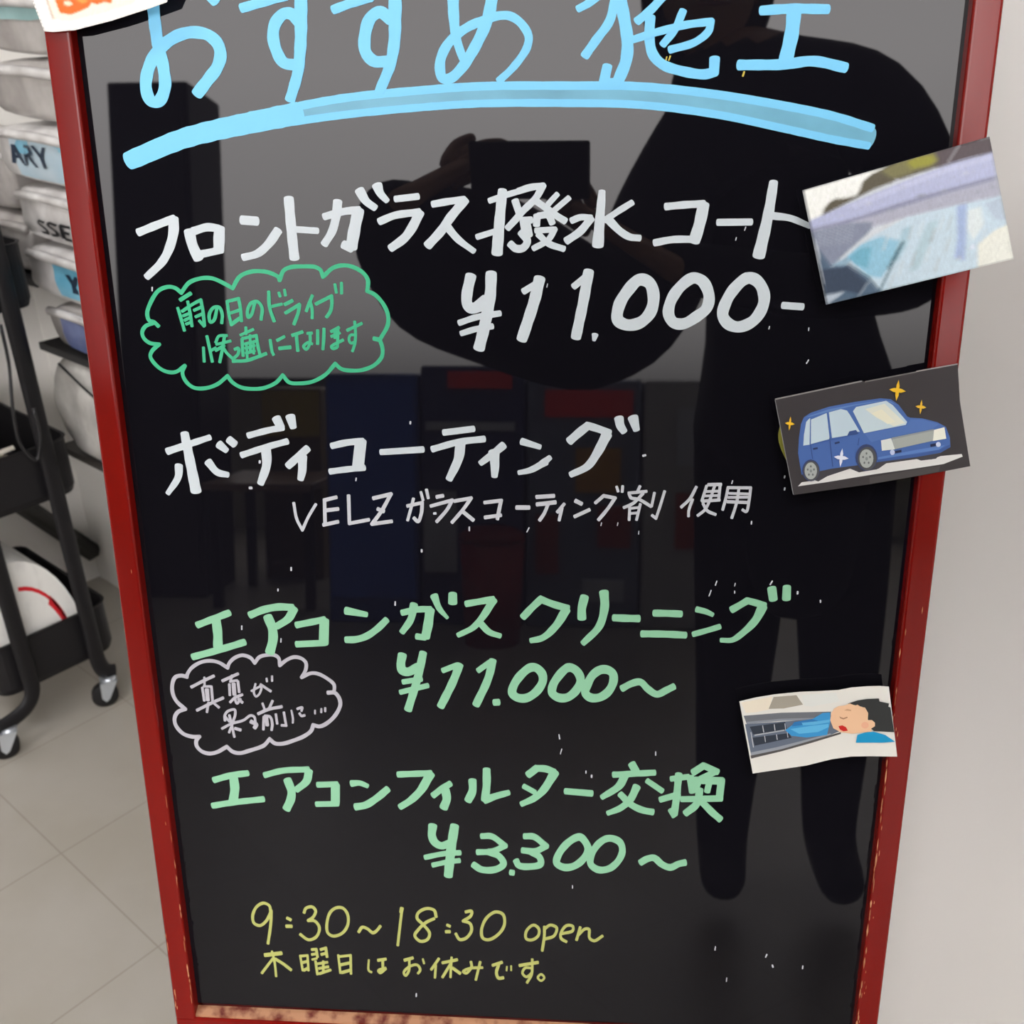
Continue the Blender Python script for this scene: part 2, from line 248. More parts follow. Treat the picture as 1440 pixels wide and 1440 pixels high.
INKCOL = {'blue': (124, 206, 246), 'white': (208, 217, 222), 'pale': (184, 182, 190), 'green': (58, 186, 136), 'mint': (144, 202, 164), 'yellow': (184, 188, 108), 'grey': (204, 206, 212)}
INKM = {k: mat('paint_' + k, c, .45, .35) for k, c in INKCOL.items()}
INKM['bluethin'] = noisy('paint_blue_thin', (98, 158, 184), (120, 190, 218), 9, .4, .4, lo=.3, hi=.8, stretch=(1, 3, 3))
INKM['dullyellow'] = mat('paint_dullyellow', (168, 166, 70), .5, .3)
INKM['gold'] = mat('paint_gold', (214, 190, 80), .5, .3)
INK = {
'heading': '''8.05 0.90 71.0,818.6 70.7,806.2 71.2,788.0 73.4,771.3 72.9,759.5 67.8,751.3 62.6,751.6 60.2,759.1 62.5,769.5 69.2,780.2 78.2,787.4 88.5,791.7 96.7,792.5 105.1,790.7 110.8,785.8 112.3,779.0 109.2,771.2 103.0,764.5 94.5,755.7
7.03 0.88 108.5,813.6 111.9,810.4
6.36 0.89 129.1,806.1 145.9,810.0 157.8,812.6
8.55>6.84 0.90 168.0,815.6 166.3,791.1 165.0,780.5 162.4,767.0 156.3,751.3
7.68 0.90 165.6,796.8 160.7,802.1 155.9,802.2 150.2,797.1 148.0,789.5 149.4,780.8 153.7,773.5 161.1,771.9
6.08 0.89 188.6,804.0 199.8,807.5 212.6,810.5
8.64>6.54 0.91 228.4,814.4 227.7,797.6 226.6,784.3 223.3,770.9 215.7,755.4
7.80 0.90 224.5,797.6 218.4,802.0 212.0,798.8 207.8,788.4 207.8,778.9 212.8,773.5 221.3,773.0
7.70>5.00 0.91 265.1,813.7 265.3,798.7 266.5,786.4 271.4,771.6
7.71>4.79 0.91 290.3,811.3 287.0,797.4 279.5,782.4 269.8,768.7 262.2,762.5 257.1,762.6 255.6,770.4 258.5,779.0 265.0,786.5 274.5,792.5 284.9,796.3 293.2,798.4 300.5,798.3 307.6,794.2 312.6,786.6 311.7,780.0 306.5,772.4 300.1,765.8 293.6,760.6
4.99 0.91 344.0,801.5 350.3,804.5 357.1,808.8
5.86 0.92 366.8,806.1 363.6,794.1 355.4,783.4 348.6,774.5
7.53 0.92 369.8,808.5 372.9,794.6 375.0,783.1 374.6,771.5 369.6,758.8
6.49 0.93 362.7,767.8 360.8,759.3
6.22 0.93 361.1,758.0 368.6,758.3
5.52 0.91 396.4,807.4 389.1,800.0 381.0,793.8
4.98 0.92 378.8,783.3 392.3,787.0 411.4,791.1 426.5,792.6/ 425.4,787.3 417.4,781.1 402.1,777.0
4.97 0.92 409.1,799.0 404.6,788.9 397.4,780.1
6.40 0.93 388.9,795.6 388.9,782.8 391.3,774.4 397.8,768.3 411.2,764.1 423.8,762.3 430.0,763.5/ 430.0,771.2
6.23 0.92 457.6,798.3 475.2,799.0 497.5,798.3
8.73 0.93 477.3,797.7 476.8,785.1 474.2,769.9
6.60 0.94 445.8,767.4 473.3,767.3 491.0,768.9 511.2,764.8''',
'underline': '''12.83>14.93 0.92 43.6,714.6 79.8,727.4 103.8,732.9 142.9,739.7 160.0,742.6
5.49 0.93 138.4,742.8 151.9,745.4 190.2,751.4 243.7,755.6 281.2,757.4 338.4,756.9 383.7,755.8 432.4,750.3 475.3,743.0 505.9,736.6 531.0,729.1
5.05 0.94 137.7,734.9 151.3,736.7 189.6,741.2 243.3,745.3 281.0,747.0 338.5,746.5 384.0,744.8 433.1,738.4 476.2,729.4 507.1,722.6 529.7,718.5''',
'underlinethin': '''13.76 0.93 130.3,738.0 144.4,740.0 189.9,746.4 243.5,750.8 281.1,752.7 338.5,752.3 383.9,750.8 432.7,744.8 475.7,736.6 506.6,729.0 529.3,723.2''',
'item1': '''5.56 0.94 44.1,667.9 58.1,672.9 69.9,676.8
7.45>4.91 0.94 69.5,676.5 68.9,669.4 65.6,659.6 58.9,648.8 46.3,638.0
7.42 0.95 79.7,668.1 81.0,659.5 84.2,650.6
5.69 0.94 82.8,668.5 92.6,671.0 100.2,670.2
7.71 0.95 101.1,670.0 100.1,662.7 99.3,656.1
5.22 0.95 84.6,652.9 92.6,654.3 101.0,656.1
6.31 0.94 117.5,675.6 127.3,674.8
6.51>5.01 0.95 141.5,668.4 134.6,660.0 126.3,653.5 116.2,650.9
6.86 0.95 150.6,689.0 150.9,669.7 151.6,650.5
4.44 0.95 154.7,669.2 168.7,668.2
5.13 0.95 174.3,677.4 186.8,680.5 198.2,681.7
7.72>8.27 0.95 197.7,681.0 194.9,671.2 191.6,657.6
6.29 0.96 191.6,656.7 186.5,659.0
6.44>5.15 0.95 183.9,686.9 182.3,677.6 178.9,667.7 173.1,659.5
6.73>4.73 0.94 199.3,693.9 203.2,687.2 209.0,682.9
6.89>3.81 0.94 211.3,696.9 213.2,692.0 217.4,687.3
4.70 0.95 223.4,688.4 238.3,689.9
5.10 0.95 211.9,674.0 222.4,677.9 238.9,679.9
6.76>5.66 0.96 238.9,679.4 234.4,671.0 228.4,663.3 218.7,656.6
4.86 0.95 248.4,684.9 259.1,686.6 269.4,687.6
6.16 0.96 269.8,687.4 259.8,676.2 253.0,667.3 244.1,658.3
5.63>3.82 0.96 257.8,669.9 265.0,661.8 275.2,654.3
6.26>7.70 0.96 295.0,692.9 293.3,678.4 290.9,653.2
3.98 0.95 286.4,686.8 297.6,690.4 305.8,692.6
4.04 0.96 277.7,663.6 292.4,667.9
4.62 0.96 305.8,692.8 314.0,695.1 321.7,695.8/ 317.2,688.4 308.2,679.8 304.0,675.1 298.2,669.2
4.95 0.96 303.4,686.6 306.1,678.7
4.61 0.96 317.2,686.4 323.8,681.9 330.3,677.3 336.5,673.5
3.80 0.96 331.3,690.6 325.4,684.4
3.80 0.96 339.0,688.2 329.5,680.5
4.96 0.96 308.1,673.9 313.9,674.3
7.22 0.96 309.8,673.5 311.4,664.7
5.16 0.97 307.3,666.4 311.4,660.7 308.5,656.3 303.5,656.0 299.9,659.0
4.79 0.96 317.9,677.0 317.6,671.1
4.62 0.96 318.9,677.0 325.4,677.2 328.1,672.2
4.01 0.97 317.2,667.5 329.6,668.1/ 325.5,661.5 315.5,655.9
4.33 0.97 318.8,665.1 325.5,659.1 335.8,655.5
4.75>7.76 0.96 360.7,691.9 359.8,677.9 358.6,658.1
4.37 0.96 341.0,673.7 346.7,675.8 353.7,675.4
5.26 0.97 353.7,675.0 346.8,666.9 337.8,660.8
4.26 0.96 380.6,684.9 371.1,679.2 363.1,673.9
5.39>4.44 0.97 365.6,673.9 373.1,666.8 379.7,663.0 386.1,662.3
4.89 0.97 403.0,682.2 416.0,683.3 427.3,683.7
7.61 0.97 427.3,683.0 425.2,671.0 422.4,660.4
4.77 0.98 396.4,659.2 408.2,661.2 420.9,661.3
4.54 0.97 437.4,672.0 458.6,672.1
5.85>8.20 0.98 471.6,696.6 469.5,676.6 465.1,650.8
4.84>3.67 0.98 473.5,675.8 483.9,674.3 496.7,669.3''',
'price1': '''7.42 0.98 272.7,637.6 270.0,626.4 269.9,619.1 272.5,616.4 279.2,617.6
5.30 0.98 273.8,616.4 281.9,622.9
7.61>7.96 0.98 286.7,639.2 285.9,625.5 282.1,606.4 277.6,589.2
4.26 0.98 264.3,606.4 276.4,610.3 292.3,612.8
4.10 0.99 265.4,599.1 276.2,602.3 286.9,604.0
4.54 0.98 308.8,627.6 318.8,633.6
7.73 0.98 319.5,635.7 316.2,622.0 307.4,595.4
4.68 0.98 342.8,630.8 350.1,636.5
7.15 0.99 352.6,640.3 349.4,621.1 344.6,596.8
4.39>2.64 1.00 357.6,598.1 357.0,594.6
7.98 0.99 385.7,634.7 379.5,628.3 373.7,618.4 372.9,608.5 379.0,605.0 388.0,606.5 394.8,613.5 396.7,623.4 394.2,632.2 389.7,635.1 385.7,634.7
7.52 0.99 421.7,636.0 414.1,630.2 408.5,621.4 407.1,612.5 410.6,606.7 417.1,605.7 425.9,610.5 432.5,616.4 433.7,624.3 429.8,633.1 425.7,635.8 421.7,636.0
7.67 1.00 458.0,635.9 450.6,629.6 445.2,620.3 443.5,611.5 447.9,605.5 455.0,603.7 463.7,607.5 469.1,615.4 470.4,623.3 467.6,631.1 462.9,635.4 458.0,635.9
4.89 1.00 483.3,618.0 495.9,617.1''',
'bubble1': '''2.88 0.96 50.6,603.9 47.6,606.9 44.3,608.0 43.5,613.0 46.9,620.5 53.5,628.6 60.9,631.2 65.7,630.3 69.6,627.1/ 76.0,634.0 84.7,636.9 92.4,636.9 99.8,633.9 106.5,630.1/ 112.1,637.9 120.0,641.2 128.4,641.5 133.9,640.4 139.2,637.7 140.1,635.5/ 143.3,641.8 148.0,644.1 157.7,644.7 165.9,644.2 169.2,642.2 170.7,637.7/ 178.3,643.8 185.9,645.3 193.4,643.6 199.3,639.6 201.8,635.0 200.9,628.0/ 206.1,625.5 211.4,619.6 214.5,612.2 214.1,604.8 208.5,595.3
3.21 0.98 203.9,595.5 208.4,594.5
2.77 0.98 208.1,594.9 209.7,588.3 208.9,582.8 203.7,577.2 195.1,573.6 186.6,573.0 179.6,574.2 175.5,577.8/ 168.0,570.1 158.5,565.1 148.4,563.7 141.3,564.5 137.3,569.6/ 132.0,564.3 123.8,560.6 116.5,559.6 106.5,560.6 100.0,564.5 97.1,568.8/ 88.7,562.7 79.7,559.9 71.1,560.5 65.8,565.5 64.4,571.1 66.6,576.0/ 59.2,571.5 52.0,572.0 46.0,576.0 42.2,582.4 44.0,586.6 49.7,591.2/ 42.8,592.2 38.9,595.7 38.3,599.8 41.3,604.0 47.0,606.1''',
'bubble1text': '''2.80 0.96 68.4,622.2 76.3,626.7
2.38 0.97 66.0,616.7 67.6,608.8 69.1,600.9
2.37 0.96 68.9,614.3 77.3,619.4 83.1,622.1/ 83.8,614.3 83.9,604.4
2.25 0.97 83.8,603.9 80.5,607.8
2.25 0.96 73.6,621.1 74.5,612.9 74.9,604.0
2.25 0.96 69.3,611.2 73.1,612.6
2.25 0.97 70.0,608.1 73.8,609.9
2.24 0.96 77.5,615.0 82.3,617.0
2.25 0.97 78.1,610.5 82.5,612.3
2.13 0.97 70.8,605.4 74.5,606.8
2.37 0.97 94.4,617.4 91.0,608.1 88.4,606.8 88.2,612.3 91.9,617.0 95.8,617.0 97.4,612.3 96.5,606.1
2.24 0.97 101.8,621.4 102.3,611.6 103.4,604.7
2.35 0.97 101.8,621.1 110.1,623.1/ 110.8,615.7 110.7,607.5
2.23 0.97 102.8,612.9 110.4,615.3
2.74 0.97 103.9,605.7 110.3,609.9
2.35 0.97 121.4,620.1 118.2,611.9 115.9,610.2 115.8,615.0 118.9,620.1 123.5,620.9 126.2,616.7 124.9,608.5
2.47 0.97 131.9,627.8 131.7,617.0 134.1,607.5
2.22 0.97 132.4,617.5 140.4,619.2
2.09 0.96 138.9,627.1 139.6,624.4
2.08 0.96 143.1,629.1 143.4,625.1
2.58 0.97 142.5,619.0 148.1,621.6
2.46 0.97 142.6,613.1 152.8,618.9/ 151.7,613.6 148.0,605.4
2.33 0.97 162.4,625.1 159.8,619.7 157.4,614.4
2.21 0.97 160.5,621.4 161.6,615.6 161.2,609.5
2.45 0.97 164.5,619.3 175.8,624.7/ 175.8,619.7 174.4,614.3 171.4,610.3
2.07 0.97 178.7,632.7 179.4,627.0
2.19 0.97 183.3,633.6 182.9,626.4
2.15 0.98 81.6,589.1 81.1,579.0
2.27 0.98 84.9,597.0 86.1,587.4 87.0,579.0
2.14 0.98 86.4,586.7 90.5,588.8
2.13 0.97 90.9,592.6 93.5,597.0 99.5,597.5
2.13 0.97 91.1,591.2 101.7,593.7
2.26 0.98 97.8,597.5 95.5,588.8 92.4,578.6
2.26 0.98 95.9,588.8 98.7,584.6 102.3,581.1
2.39 0.98 90.3,587.0 96.8,590.5
2.26 0.98 104.0,587.8 106.9,588.5 106.2,584.6 102.0,580.8
2.51 0.98 101.9,579.4 111.8,579.9 126.5,584.8
2.12 0.97 109.2,597.8 118.7,601.8
2.12 0.97 113.5,603.2 113.1,598.5
2.26 0.98 110.0,595.1 109.8,583.2
2.25 0.98 110.4,595.4 120.5,597.5/ 121.2,588.8 122.4,582.6
2.13 0.98 111.8,591.6 119.1,593.4
2.00 0.98 111.9,588.5 118.8,590.6
2.00 0.98 116.1,597.8 115.3,586.7
2.13 0.98 111.9,585.0 118.5,586.8
1.88 0.98 112.8,590.9 112.6,580.4
1.88 0.98 117.9,592.3 117.6,584.7
2.25 0.98 130.2,594.4 130.9,586.1 131.8,584.0
2.24 0.98 135.1,594.1 140.5,596.8
2.74 0.98 136.3,588.5 144.2,589.4
2.48 0.98 146.2,597.7 153.7,600.1
2.36 0.98 149.1,598.9 149.4,586.8
2.10 0.98 157.0,599.1 160.4,599.3
2.11 0.98 159.0,599.3 158.2,591.7 155.5,587.9 153.7,589.9 157.3,592.7 160.0,591.7
2.23 0.98 164.5,601.2 163.9,591.7
2.35 0.98 169.1,602.3 168.3,594.5 167.4,587.9
2.34 0.98 174.0,600.3 179.7,603.2
2.22 0.98 174.0,596.9 180.1,599.4
2.10 0.98 179.1,603.4 177.9,589.6
2.23 0.98 182.1,594.5 173.6,589.8 174.6,588.4 177.4,589.3
2.09 0.98 176.8,602.0 176.4,595.8
2.33 0.98 185.5,601.2 196.0,606.0
2.09 0.98 191.1,607.3 191.1,597.9 190.2,591.7 188.3,586.6
1.97 0.98 190.9,597.9 187.7,597.9 186.3,595.2 187.4,592.4 190.4,593.1''',
'item2': '''5.38>4.31 1.00 47.1,513.1 61.5,517.9 79.6,523.8
6.49>8.29 1.01 61.2,526.2 62.6,510.6 65.1,483.4
6.00>3.82 1.01 54.2,502.1 52.8,493.7 43.6,481.0
6.12>4.50 1.01 76.8,505.2 82.6,497.7 90.3,495.8
6.61>4.29 1.01 86.3,518.5 91.1,514.2
5.88 1.00 94.0,522.2 97.5,519.1
4.59 1.00 108.6,525.5 123.1,529.4 134.2,531.5
7.03>5.80 1.00 130.3,538.0 132.8,531.9
7.19>5.26 1.00 140.5,539.3 141.9,532.0
4.62 1.01 102.3,510.8 121.2,517.0 136.6,521.3
7.68>5.36 1.01 120.6,516.0 120.1,503.8 114.5,489.6
5.49 1.01 151.2,516.1 143.4,509.4 136.1,503.0
7.29>4.98 1.02 146.9,509.6 146.4,500.3 144.6,493.2
4.82 1.01 169.5,518.3 180.9,520.9 192.2,521.9
8.42 1.02 190.7,521.5 187.8,503.5
4.42 1.02 167.1,499.1 179.8,500.9 192.1,502.2
4.53 1.02 205.2,514.0 235.5,516.2
4.64 1.02 251.3,528.8 272.4,531.6
4.66 1.02 242.7,516.5 261.5,521.9 279.8,524.3
7.63>5.38 1.03 262.9,521.2 261.2,509.8 254.1,494.5
5.68>4.30 1.03 293.6,519.7 286.7,513.9 277.2,506.5
7.94>4.84 1.03 286.9,514.4 287.4,505.2 287.0,497.0
5.29>3.76 1.03 307.1,522.7 319.8,518.8
3.77>5.31 1.03 326.9,511.1 322.0,507.0
5.33>3.44 1.03 323.8,507.9 313.2,501.8 304.7,499.7
5.92 1.03 353.8,534.7 347.3,529.3 340.9,523.4
5.22 1.03 353.8,534.5 362.1,531.9 368.6,529.3
7.48>4.42 1.03 366.9,528.1 360.6,515.1 353.8,505.0 342.0,498.7
6.87>4.86 1.03 375.3,539.7 376.3,534.9 379.0,530.6
7.36>5.02 1.03 385.2,540.1 387.6,532.1''',
'subline': '''2.21 1.03 138.1,474.8 139.5,462.3 143.1,453.7/ 148.5,464.4 154.7,474.0
2.61 1.03 161.3,477.0 160.6,458.8
2.76 1.03 160.9,477.1 170.4,479.6
2.77 1.03 162.2,469.4 171.1,470.6
2.78 1.04 159.2,458.0 170.5,460.7
2.68 1.04 179.5,481.0 178.9,459.5/ 193.7,462.6
2.75 1.04 197.7,479.1 210.9,482.5/ 203.7,469.9 195.8,459.3/ 210.7,461.6
2.91 1.04 200.6,471.0 205.0,469.2
2.57 1.04 222.6,473.5 233.7,476.2/ 232.9,468.4 230.1,461.7 227.1,464.4
2.25 1.04 227.4,479.2 224.8,470.2 222.4,462.4
2.08 1.03 233.0,484.3 234.4,478.1
2.23 1.03 237.2,486.2 238.3,479.7
2.71 1.04 244.5,480.7 249.3,481.7
2.56 1.04 239.9,473.7 255.8,478.4/ 252.1,471.5 243.9,461.7
2.55 1.04 257.3,477.7 269.7,480.2/ 263.9,471.7 255.2,461.3
2.72 1.04 263.4,469.8 271.0,463.3
2.70 1.04 279.4,476.9 291.6,478.6/ 290.1,471.8 288.7,464.4
2.71 1.05 279.5,465.5 291.3,467.4
3.16 1.05 302.8,473.4 311.9,473.5
2.98 1.04 317.3,481.6 329.9,482.6
2.99 1.05 317.6,476.0 331.0,477.8
2.53 1.05 325.5,475.9 323.0,469.5 319.5,463.9
2.36 1.05 337.4,476.7 332.4,470.3
2.36 1.05 335.7,473.4 333.7,464.1
2.98 1.05 345.5,479.1 349.9,476.8
2.59 1.05 355.6,472.5 344.9,467.1
2.50 1.05 365.6,483.1 359.7,477.6
2.50 1.05 365.6,483.1 373.8,481.5/ 368.4,472.9 362.2,464.8
2.02 1.05 374.7,490.1 375.9,486.5
2.01 1.05 379.1,490.5 378.8,486.2
2.04 1.05 391.4,490.6 389.8,486.9
2.18 1.05 383.3,485.4 396.2,486.8
2.18 1.05 383.7,484.8 385.3,481.8 390.8,480.8 399.8,475.5
2.19 1.05 393.7,485.2 387.0,477.9 380.2,474.4
2.06 1.05 384.5,476.2 384.3,465.1
2.06 1.06 392.0,477.2 389.6,465.2
1.78 1.05 385.9,474.0 391.6,474.7
1.78 1.06 385.6,470.1 390.7,470.6
2.04 1.05 401.8,485.8 400.1,475.6
2.05 1.06 409.0,487.1 405.7,474.1 403.5,466.6/ 400.6,468.9
2.17 1.05 431.3,490.6 427.1,481.7 421.2,475.3
2.04 1.06 429.0,481.3 426.7,472.7 426.7,468.5
2.28 1.05 439.6,492.3 448.6,492.6
2.02 1.05 438.5,491.5 435.6,480.2
1.89 1.05 437.6,487.1 447.1,487.6
2.02 1.05 447.9,491.2 447.5,481.1
1.75 1.06 436.6,483.8 447.3,484.4
2.16 1.06 435.8,480.0 448.2,481.1
2.03 1.06 444.2,491.6 441.0,480.2 438.2,473.7 433.2,469.1
2.17 1.06 436.6,478.2 439.8,472.9 445.9,470.1
2.02 1.06 453.3,490.3 469.5,490.3/ 468.9,480.6 467.5,472.6 464.7,473.9
2.02 1.06 453.6,490.3 452.4,482.0 450.7,473.7
1.75 1.06 454.5,486.1 468.2,485.8
1.88 1.06 454.3,483.0 468.0,483.4
2.16 1.06 453.7,479.8 467.5,479.4
2.02 1.06 461.3,489.4 460.2,478.9 457.5,467.6''',
'item3': '''5.26 1.06 55.2,375.1 68.4,380.6 81.0,385.8
7.31 1.06 70.2,380.0 70.4,368.0 69.5,357.2
5.31 1.07 48.7,347.9 69.0,354.1 90.8,361.5
5.59 1.06 97.6,384.4 108.9,389.2 120.6,391.6 130.9,391.3
6.80>5.00 1.06 132.0,390.2 127.1,382.1 117.7,375.5
7.25 1.07 111.2,382.8 113.9,373.5 113.7,364.5 110.4,353.7
4.99 1.07 133.2,376.9 144.5,379.5 155.1,381.9
7.59 1.07 155.0,380.8 153.3,362.6
5.02 1.08 132.1,360.7 153.8,362.3
5.92>4.15 1.07 172.5,389.5 187.8,386.7
5.17 1.08 203.0,382.6 195.6,375.1 186.8,368.7 178.2,365.8 171.0,365.4
4.62 1.07 215.4,388.8 226.3,391.6 237.1,392.3
7.03 1.08 236.6,391.2 235.0,380.5 232.6,369.6
4.66 1.08 232.1,368.7 225.9,369.5
6.08>4.80 1.07 224.5,395.4 221.8,383.8 214.7,373.0
6.03>2.70 1.07 240.3,402.8 243.7,393.1 249.7,385.4
6.79 1.07 254.3,404.4 254.1,398.2
4.88 1.07 264.4,397.1 275.1,399.3 284.9,401.3
6.02>3.80 1.08 284.8,400.6 276.5,386.7 268.9,377.7 257.6,371.3
5.39>3.96 1.08 274.8,381.4 281.3,374.4 289.5,371.4
5.36 1.08 321.0,402.5 314.1,395.5 307.1,387.4
5.15 1.08 321.3,401.5 330.4,397.9 340.5,395.2
6.87>4.08 1.09 339.3,393.9 331.5,380.4 321.8,370.7 312.9,368.1
6.42 1.08 352.8,404.2 351.0,395.4 351.1,387.6
6.98>4.59 1.09 367.2,408.1 367.9,396.8 364.2,381.1 352.3,367.0
5.30 1.09 375.0,388.2 384.1,388.0 393.2,388.0
5.08 1.09 404.9,392.6 414.3,392.6 424.3,392.3
5.12 1.10 396.4,375.6 413.1,375.8 428.3,375.3
4.58>3.33 1.09 436.0,396.2 442.6,394.6 447.7,392.2
4.05 1.10 453.3,382.8 445.4,379.9 434.3,376.2
5.10 1.09 472.3,403.9 467.5,400.6 461.6,396.6
4.81 1.09 472.3,404.0 478.8,402.3 485.1,400.4
6.93>3.19 1.10 483.7,399.4 479.0,388.3 470.9,378.5 463.3,372.3 454.9,371.9
6.42 1.09 489.4,413.6 490.9,405.8
6.13 1.09 500.1,415.0 500.4,406.4''',
'price3': '''6.82 1.09 213.9,353.3 212.5,345.4 213.4,340.8 217.6,339.5 225.3,343.4
6.19 1.10 230.1,355.5 226.0,337.5 216.7,307.2
4.08 1.10 213.7,330.8 227.9,333.6
3.92 1.10 211.3,321.9 232.8,328.2
4.36 1.09 245.1,341.4 255.7,346.1
6.33 1.10 257.8,346.1 252.8,332.6 242.5,310.8
4.17 1.10 272.4,342.1 280.9,349.0
6.13 1.10 283.6,350.5 279.8,335.2 270.2,313.0
5.03 1.11 284.4,315.1 287.5,315.4
6.44 1.11 312.5,345.6 306.1,340.3 300.1,331.4 298.3,323.7 302.0,319.9 309.0,319.6 316.9,325.3 321.8,334.2 321.3,340.7 316.9,345.4 312.5,345.6
6.40 1.11 340.4,346.0 334.6,339.9 329.7,331.1 329.2,324.5 333.7,320.8 340.6,321.0 347.4,327.2 350.8,336.0 348.2,343.0 343.8,346.2 340.4,346.0
6.37 1.11 365.8,345.1 360.0,340.6 356.2,332.9 354.5,325.3 358.3,321.5 365.2,321.7 371.9,326.8 375.7,335.6 375.1,342.1 371.1,345.2 365.8,345.1
5.12 1.12 382.6,329.9 389.3,334.1 396.1,335.7 402.1,329.9 409.0,325.7 415.7,329.2 421.4,332.6''',
'bubble2': '''3.04 1.10 42.3,330.6 36.7,331.4 32.3,329.7 29.4,323.4 28.9,315.6 31.4,308.6 37.5,302.1/ 31.1,299.1 27.9,293.5 28.3,287.1 33.3,280.1 40.4,277.5 46.6,277.7/ 43.7,274.0 43.5,269.1 47.1,264.4 52.8,262.6 59.5,264.0 68.2,269.3/ 72.7,264.9 78.5,263.8 86.0,266.1 98.0,270.9 100.4,273.0 104.0,277.4/ 107.7,273.7 114.2,273.5 123.1,276.6 132.0,280.8 138.1,285.8 140.2,291.0/ 145.5,290.0 152.9,294.2 159.8,302.2 163.1,310.1 162.1,316.3 159.2,319.9 153.7,319.8
2.73 1.08 158.8,320.4 159.1,327.0 153.9,332.2 147.2,335.9 141.6,336.3 133.9,332.6/ 137.6,339.4 138.0,345.5 134.7,348.8 129.2,349.8 123.4,347.4 117.3,342.5/ 116.8,348.8 113.2,351.2 107.5,351.0 101.7,349.1 97.5,343.9/ 94.6,348.2 88.4,350.3 81.9,347.9 77.2,343.2 75.5,339.2/ 68.7,343.7 61.7,344.9 54.4,343.4 46.8,338.6 42.7,333.1 41.6,329.9''',
'bubble2text': '''2.41 1.08 44.7,321.7 54.2,327.0 63.8,331.9
1.61 1.08 56.0,330.5 55.5,322.6
2.08 1.09 53.5,321.4 53.9,310.1
2.07 1.09 60.9,322.7 60.7,309.5
1.73 1.08 54.5,322.6 60.9,322.7
3.46 1.09 57.1,319.9 56.9,310.9
2.31 1.09 47.1,301.4 58.7,307.7 69.5,313.0
1.97 1.09 57.2,308.6 55.1,300.0
2.08 1.09 61.8,307.8 65.2,304.3
2.29 1.08 70.2,327.8 83.4,334.3
1.83 1.08 78.5,332.9 76.5,327.0
2.07 1.09 75.6,325.1 75.1,315.4
2.06 1.09 82.7,327.8 82.9,318.3
1.72 1.08 77.1,327.7 82.2,328.6
3.21 1.09 79.1,325.6 78.9,316.2
2.07 1.09 74.8,309.3 78.6,313.1 85.2,316.3
1.96 1.09 78.7,313.9 80.2,308.5 83.5,312.5
2.19 1.09 81.6,312.3 84.7,309.2
1.71 1.09 92.8,319.6 101.0,323.7 99.2,317.6 96.0,315.0 94.7,318.2 96.6,326.0
2.05 1.09 100.5,325.6 108.4,319.8
1.59 1.08 105.9,330.9 106.0,328.2
1.70 1.08 110.4,333.0 110.1,328.7
1.97 1.09 69.0,292.8 69.2,297.1 71.8,301.0 77.8,302.8 77.8,298.2 75.2,291.8
1.97 1.10 69.3,296.7 72.7,292.1
1.97 1.10 73.1,297.9 75.4,278.4
1.86 1.10 76.1,293.0 71.4,282.3
1.97 1.10 65.8,285.5 73.6,290.0 84.1,293.6 90.2,297.9 93.1,296.9 93.7,292.3
3.24 1.10 90.1,292.6 94.2,290.0 92.5,287.1
2.44 1.10 76.5,286.1 81.0,284.8
1.84 1.09 100.8,309.1 102.2,303.6
2.06 1.09 109.1,311.5 105.4,303.9
2.41 1.10 96.5,299.7 105.1,303.9 116.1,306.6
2.08 1.10 100.9,297.3 99.6,285.8
2.08 1.10 101.7,298.0 106.0,297.3 107.3,291.2 106.3,285.6
2.88 1.10 103.0,296.2 103.1,289.9
1.96 1.10 110.8,299.8 111.2,291.3
1.96 1.10 117.4,301.6 118.4,289.9/ 114.6,290.0
1.61 1.10 123.6,303.5 124.3,296.4 123.9,292.5
1.94 1.10 128.4,305.0 132.4,306.3 131.6,303.3
1.95 1.10 130.0,301.2 131.3,299.0 134.0,299.5
1.48 1.10 142.6,304.1 142.4,301.1
1.60 1.10 147.7,305.6 147.5,302.5
1.71 1.10 150.9,306.5 150.7,303.5''',
